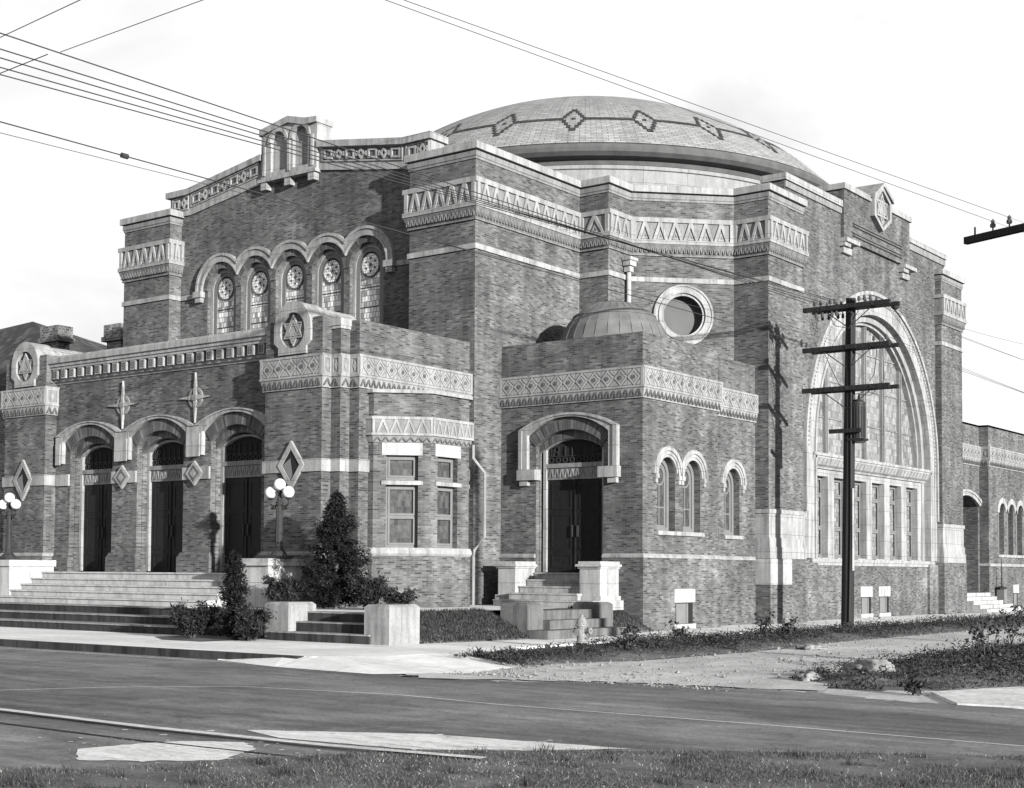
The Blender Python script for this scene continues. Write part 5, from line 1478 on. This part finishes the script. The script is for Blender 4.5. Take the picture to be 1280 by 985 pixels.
for p in ([(.3, -.1, 6.95), (.55, -.1, 7.0), (.95, -.2, 7.5), (1.05, -.2, 8.35)], [(.45, -.1, 6.95), (.8, -.1, 6.9), (1.25, -.2, 7.3), (1.2, -.2, 8.4)], [(-.6, -.25, 8.3), (-.3, -.2, 7.6), (-.1, -.15, 7.2)], [(-.45, -.25, 9.4), (-.2, -.3, 9.0), (.2, -.25, 8.9), (.5, -.25, 9.4)], [(-1.0, -.2, 9.3), (-.9, -.2, 8.8), (-.8, -.2, 9.3)]):
    b.nxt(); b.tube(p, .012, 5)
b.each('jumper_wire', M['wire'], up)
b = MB(); b.tube([(.26, -.17, 1.8), (.27, -.17, 4.2)], .035, 6); b.build('cable_guard', M['white'], up)

# wires
def wire(pts, r, lab, grp='overhead wires', sag=0.0):
    global BASE
    p0, p1 = Vector(pts[0]), Vector(pts[-1]); BASE = tuple(p0)
    n = 24; P = []
    for k in range(n + 1):
        t = k / n; v = p0.lerp(p1, t); v.z -= sag * 4 * t * (1 - t); P.append(v)
    b = MB(); b.tube(P, r, 5); o = b.build('overhead_wire', M['wire']); return tag(o, lab, 'wire', grp)
def ext(a, b, k):      # continue the line a->b beyond b by factor k
    a, b = Vector(a), Vector(b); return b + (b - a) * k
def arm_pt(x, ai):
    z = (9.56, 8.35, 7.14)[ai]; return (UP.x + LX * z / 9.8 + x, UP.y - .23, UP.z + z + .22)
LW = [((1.52, -20.51, 9.4), -1.28, 0, 'uppermost of the five bundled wires running from the pole top over the portico'), ((.95, -20.12, 9.4), -1.05, 0, 'second from the top of the five bundled wires over the portico'),
      ((.62, -19.9, 9.4), -.85, 0, 'middle one of the five bundled wires over the portico'), ((.25, -19.65, 9.4), -.55, 0, 'fourth from the top of the five bundled wires over the portico'), ((-.04, -19.46, 9.4), -.4, 0, 'lowest of the five bundled wires over the portico')]
for p, x, ai, lab in LW: wire([arm_pt(x, ai), ext(arm_pt(x, ai), p, .35)], .011, lab, 'bundle of wires to the upper left', .0)
q0 = arm_pt(-1.28, 1); wl = ext(q0, (1.21, -20.27, 8.2), .3); wire([q0, wl], .011, 'lone wire below the bundle with a small dark splice near the left edge', 'lower wires to the left')
m_ = Vector(q0).lerp(Vector(wl), .705)
BASE = tuple(m_); b = MB(); d_ = (Vector(wl) - Vector(q0)).normalized() * .12; b.tube([m_ - d_ * .5, m_ + d_ * .5], .045, 8); tag(b.build('wire_splice', M['wire']), 'small dark splice clamped on the lone lower wire at the left', 'splice')
wire([arm_pt(-.4, 1)[0:3], ext(arm_pt(-.4, 1), (.73, -19.94, 8.2), .3)], .006, 'faint thin wire just under the lone lower wire at the left', 'lower wires to the left')
for i, (x, ai, e) in enumerate(((.35, 0, (6.5, 46, 9.0)), (.52, 0, (7, 47, 8.6)), (.7, 0, (4.3, 30, 10.6)), (.82, 1, (6.2, 46, 7.6)), (1.0, 1, (6.8, 46, 7.2)), (1.2, 1, (7.2, 46, 6.8)))):
    wire([arm_pt(x, ai), e], .006, ('top crossarm wire running away past the far tower, ' if ai == 0 else 'middle crossarm wire running away past the far tower, ') + ('upper', 'middle', 'one with a dark ball', 'upper', 'middle', 'lowest')[i], 'wires to the right', .35)
a_ = Vector(arm_pt(.7, 0)); v = a_.lerp(Vector((4.3, 30, 10.6)), .075); v.z -= .1
BASE = tuple(v); b = MB(); b.sphere(tuple(v), .13, 10); tag(b.build('wire_ball', M['wire'], smooth=True), 'dark ball strung on the wire right of the pole top', 'wire ball')
# right-hand pole, mostly out of frame
rp = thing('utility_pole', 'dark crossarm end of a nearer utility pole entering at the right edge', 'utility pole', (13.4, -6.9, -.16)); BASE = (0, 0, 0)
b = MB(); b.tube([(0, 0, -.3), (0, 0, 8.3)], .17, 12, r2=.13); b.build('shaft', M['pole'], rp)
A0, A1 = Vector((-2.59, .93, 7.83)), Vector((2.3, -.85, 7.85)); b = MB()
t_ = (A1 - A0).normalized(); n_ = Vector((t_.y, -t_.x, 0))
pl_ = [A0 + n_ * .2, A1 + n_ * .2, A1 + n_ * .09, A0 + n_ * .09]
b.prism([(p.x, p.y) for p in (pl_[3], pl_[0], pl_[1], pl_[2])], 7.87, 8.0); CA = b.build('crossarm', M['pole'], rp)
RI = []
for k, h in ((.22, .16), (.62, .2), (.98, .2), (1.35, .16)):
    p = A0 + t_ * k + n_ * .15; RI.append(p); i_ = MB(); i_.lathe((p.x, p.y, 8.0), [(.015, 0), (.015, .07), (.05, .07), (.055, .12), (.03, .15), (.04, .18), (0, h + .03)] if h > .17 else [(.018, 0), (.018, .15), (0, .16)], 8); i_.build('insulator', M['insul'], CA)
b = MB(); b.tube([A0 + t_ * 1.55 + n_ * .2 + Vector((0, 0, .0)), Vector((0, 0, 7.1)) + n_ * .17], .018, 5); b.build('brace', M['wire'], rp)
for i, p in enumerate(((9.72, -21.22, 7.7), (9.88, -21.1, 7.7))):
    s_ = RI[1 + i] + Vector((13.4, -6.9, -.16 + 8.18 - RI[1 + i].z)); s_ = Vector((RI[1 + i].x + 13.4, RI[1 + i].y - 6.9, 8.0 + .18 - .16))
    wire([s_, ext(s_, p, .5)], .0045, ('lower' if i == 0 else 'upper') + ' of two thin wires from the cut-off crossarm across the dome', 'wires across the dome')
    wire([s_, (16.5 + i * .3, 14, 7.0)], .003, ('first' if i == 0 else 'second') + ' faint wire dropping away behind the cut-off crossarm', 'faint wires at the right edge')
sp1 = wire([ext((5.38, -21.95, 8.5), (3.49, -21.8, 8.5), 9), ext((3.49, -21.8, 8.5), (5.38, -21.95, 8.5), 9)], .006, 'short thin wire cutting across the top left corner', 'span wires in the top left corner')
wire([ext((5.84, -22.72, 7.5), (4.82, -22.67, 7.5), 16), (5.84, -22.72, 7.5)], .006, 'short wire ending in mid air at a tie on the bundle near the left edge', 'span wires in the top left corner')
wire([(4.85, -21.84, 8.0), ext((4.85, -21.84, 8.0), (7.55, -21.89, 8.0), 6)], .005, 'faint wire rising from the bundle to the top edge at the left', 'span wires in the top left corner')

# ---- neighbouring house beyond the portico
hs_ = thing('neighbour_house', 'old dark roofed house with two brick chimneys behind the far end of the portico', 'house', (-37, 9, 0)); 
b = MB(); b.prism([(-57.5, 5.9), (-30.9, 5.9), (-30.9, 16), (-57.5, 16)], 0, 9.9); b.build('wall', M['rubble'], hs_)
b = MB()
Rr = [(-58, 5.4, 9.8), (-31.0, 5.4, 9.8), (-31.0, 16.6, 9.8), (-58, 16.6, 9.8)]
r0, r1 = (-40.6, 9.4, 13.65), (-50, 10.4, 13.6)
b.face([Rr[0], Rr[1], r0, r1]); b.face([Rr[1], Rr[2], r0]); b.face([Rr[2], Rr[3], r1, r0]); b.face([Rr[3], Rr[0], r1]); RO = b.build('roof', M['slate'], hs_)
b = MB(); b.prism([(-58, 5.4), (-31.0, 5.4), (-31.0, 16.6), (-58, 16.6)], 9.6, 9.79); b.build('eave', M['wood'], hs_)
for x0, x1, y0, z0, z1 in ((-35.0, -33.7, 6.0, 9.5, 12.2), (-30.75, -29.6, 6.2, 9.0, 11.9)):
    b = MB(); b.prism([(x0 + .1, y0), (x1 - .1, y0), (x1 - .1, y0 + .6), (x0 + .1, y0 + .6)], z0, z1 - .6); b.prism([(x0 - .08, y0 - .16), (x1 + .08, y0 - .16), (x1 + .08, y0 + .76), (x0 - .08, y0 + .76)], z1 - .6, z1 - .4); b.prism([(x0, y0 - .1), (x1, y0 - .1), (x1, y0 + .7), (x0, y0 + .7)], z1 - .4, z1 + .12)
    b.build('chimney', M['rubble'], RO)

for k in range(5):
    for z in (1.2, 4.2, 7.2):
        x = -55 + 4.9 * k; sash_window(hs_, FRONT(5.9), x, x + 1.1, z, z + 1.8, None, .12, z + .9)
# ---- steps of the wing door and the lantern beside them
wsx = thing('wing_steps', 'pale stone steps at the small arched doorway of the low wing', 'steps', (-.4, 27.6, 0))
for k in range(5):
    b = MB(); b.box(-1.9, .55 - k * .27, 25.6 + .0 * k, 29.3 + (.6 - k * .15 if k < 2 else -.02), k * .155 + (.001 if k else -.1), (k + 1) * .155); b.build('step', M['white'], wsx)
lt = thing('lantern', 'small pale lantern box hanging at the corner of the low wing by its steps', 'lantern', (-.35, 30.2, .2)); BASE = (0, 0, 0)
b = MB(); b.prism([(-.16, -.16), (.16, -.16), (.16, .16), (-.16, .16)], .12, .72); b.build('body', M['sash'], lt); b = MB(); b.lathe((0, 0, .721), [(.24, 0), (.2, .08), (.03, .14), (.015, 1.3)], 8); b.lathe((0, 0, .02), [(.0, 0), (.18, .0), (.2, .08), (.16, .1)], 8); b.build('cap', M['iron'], lt)
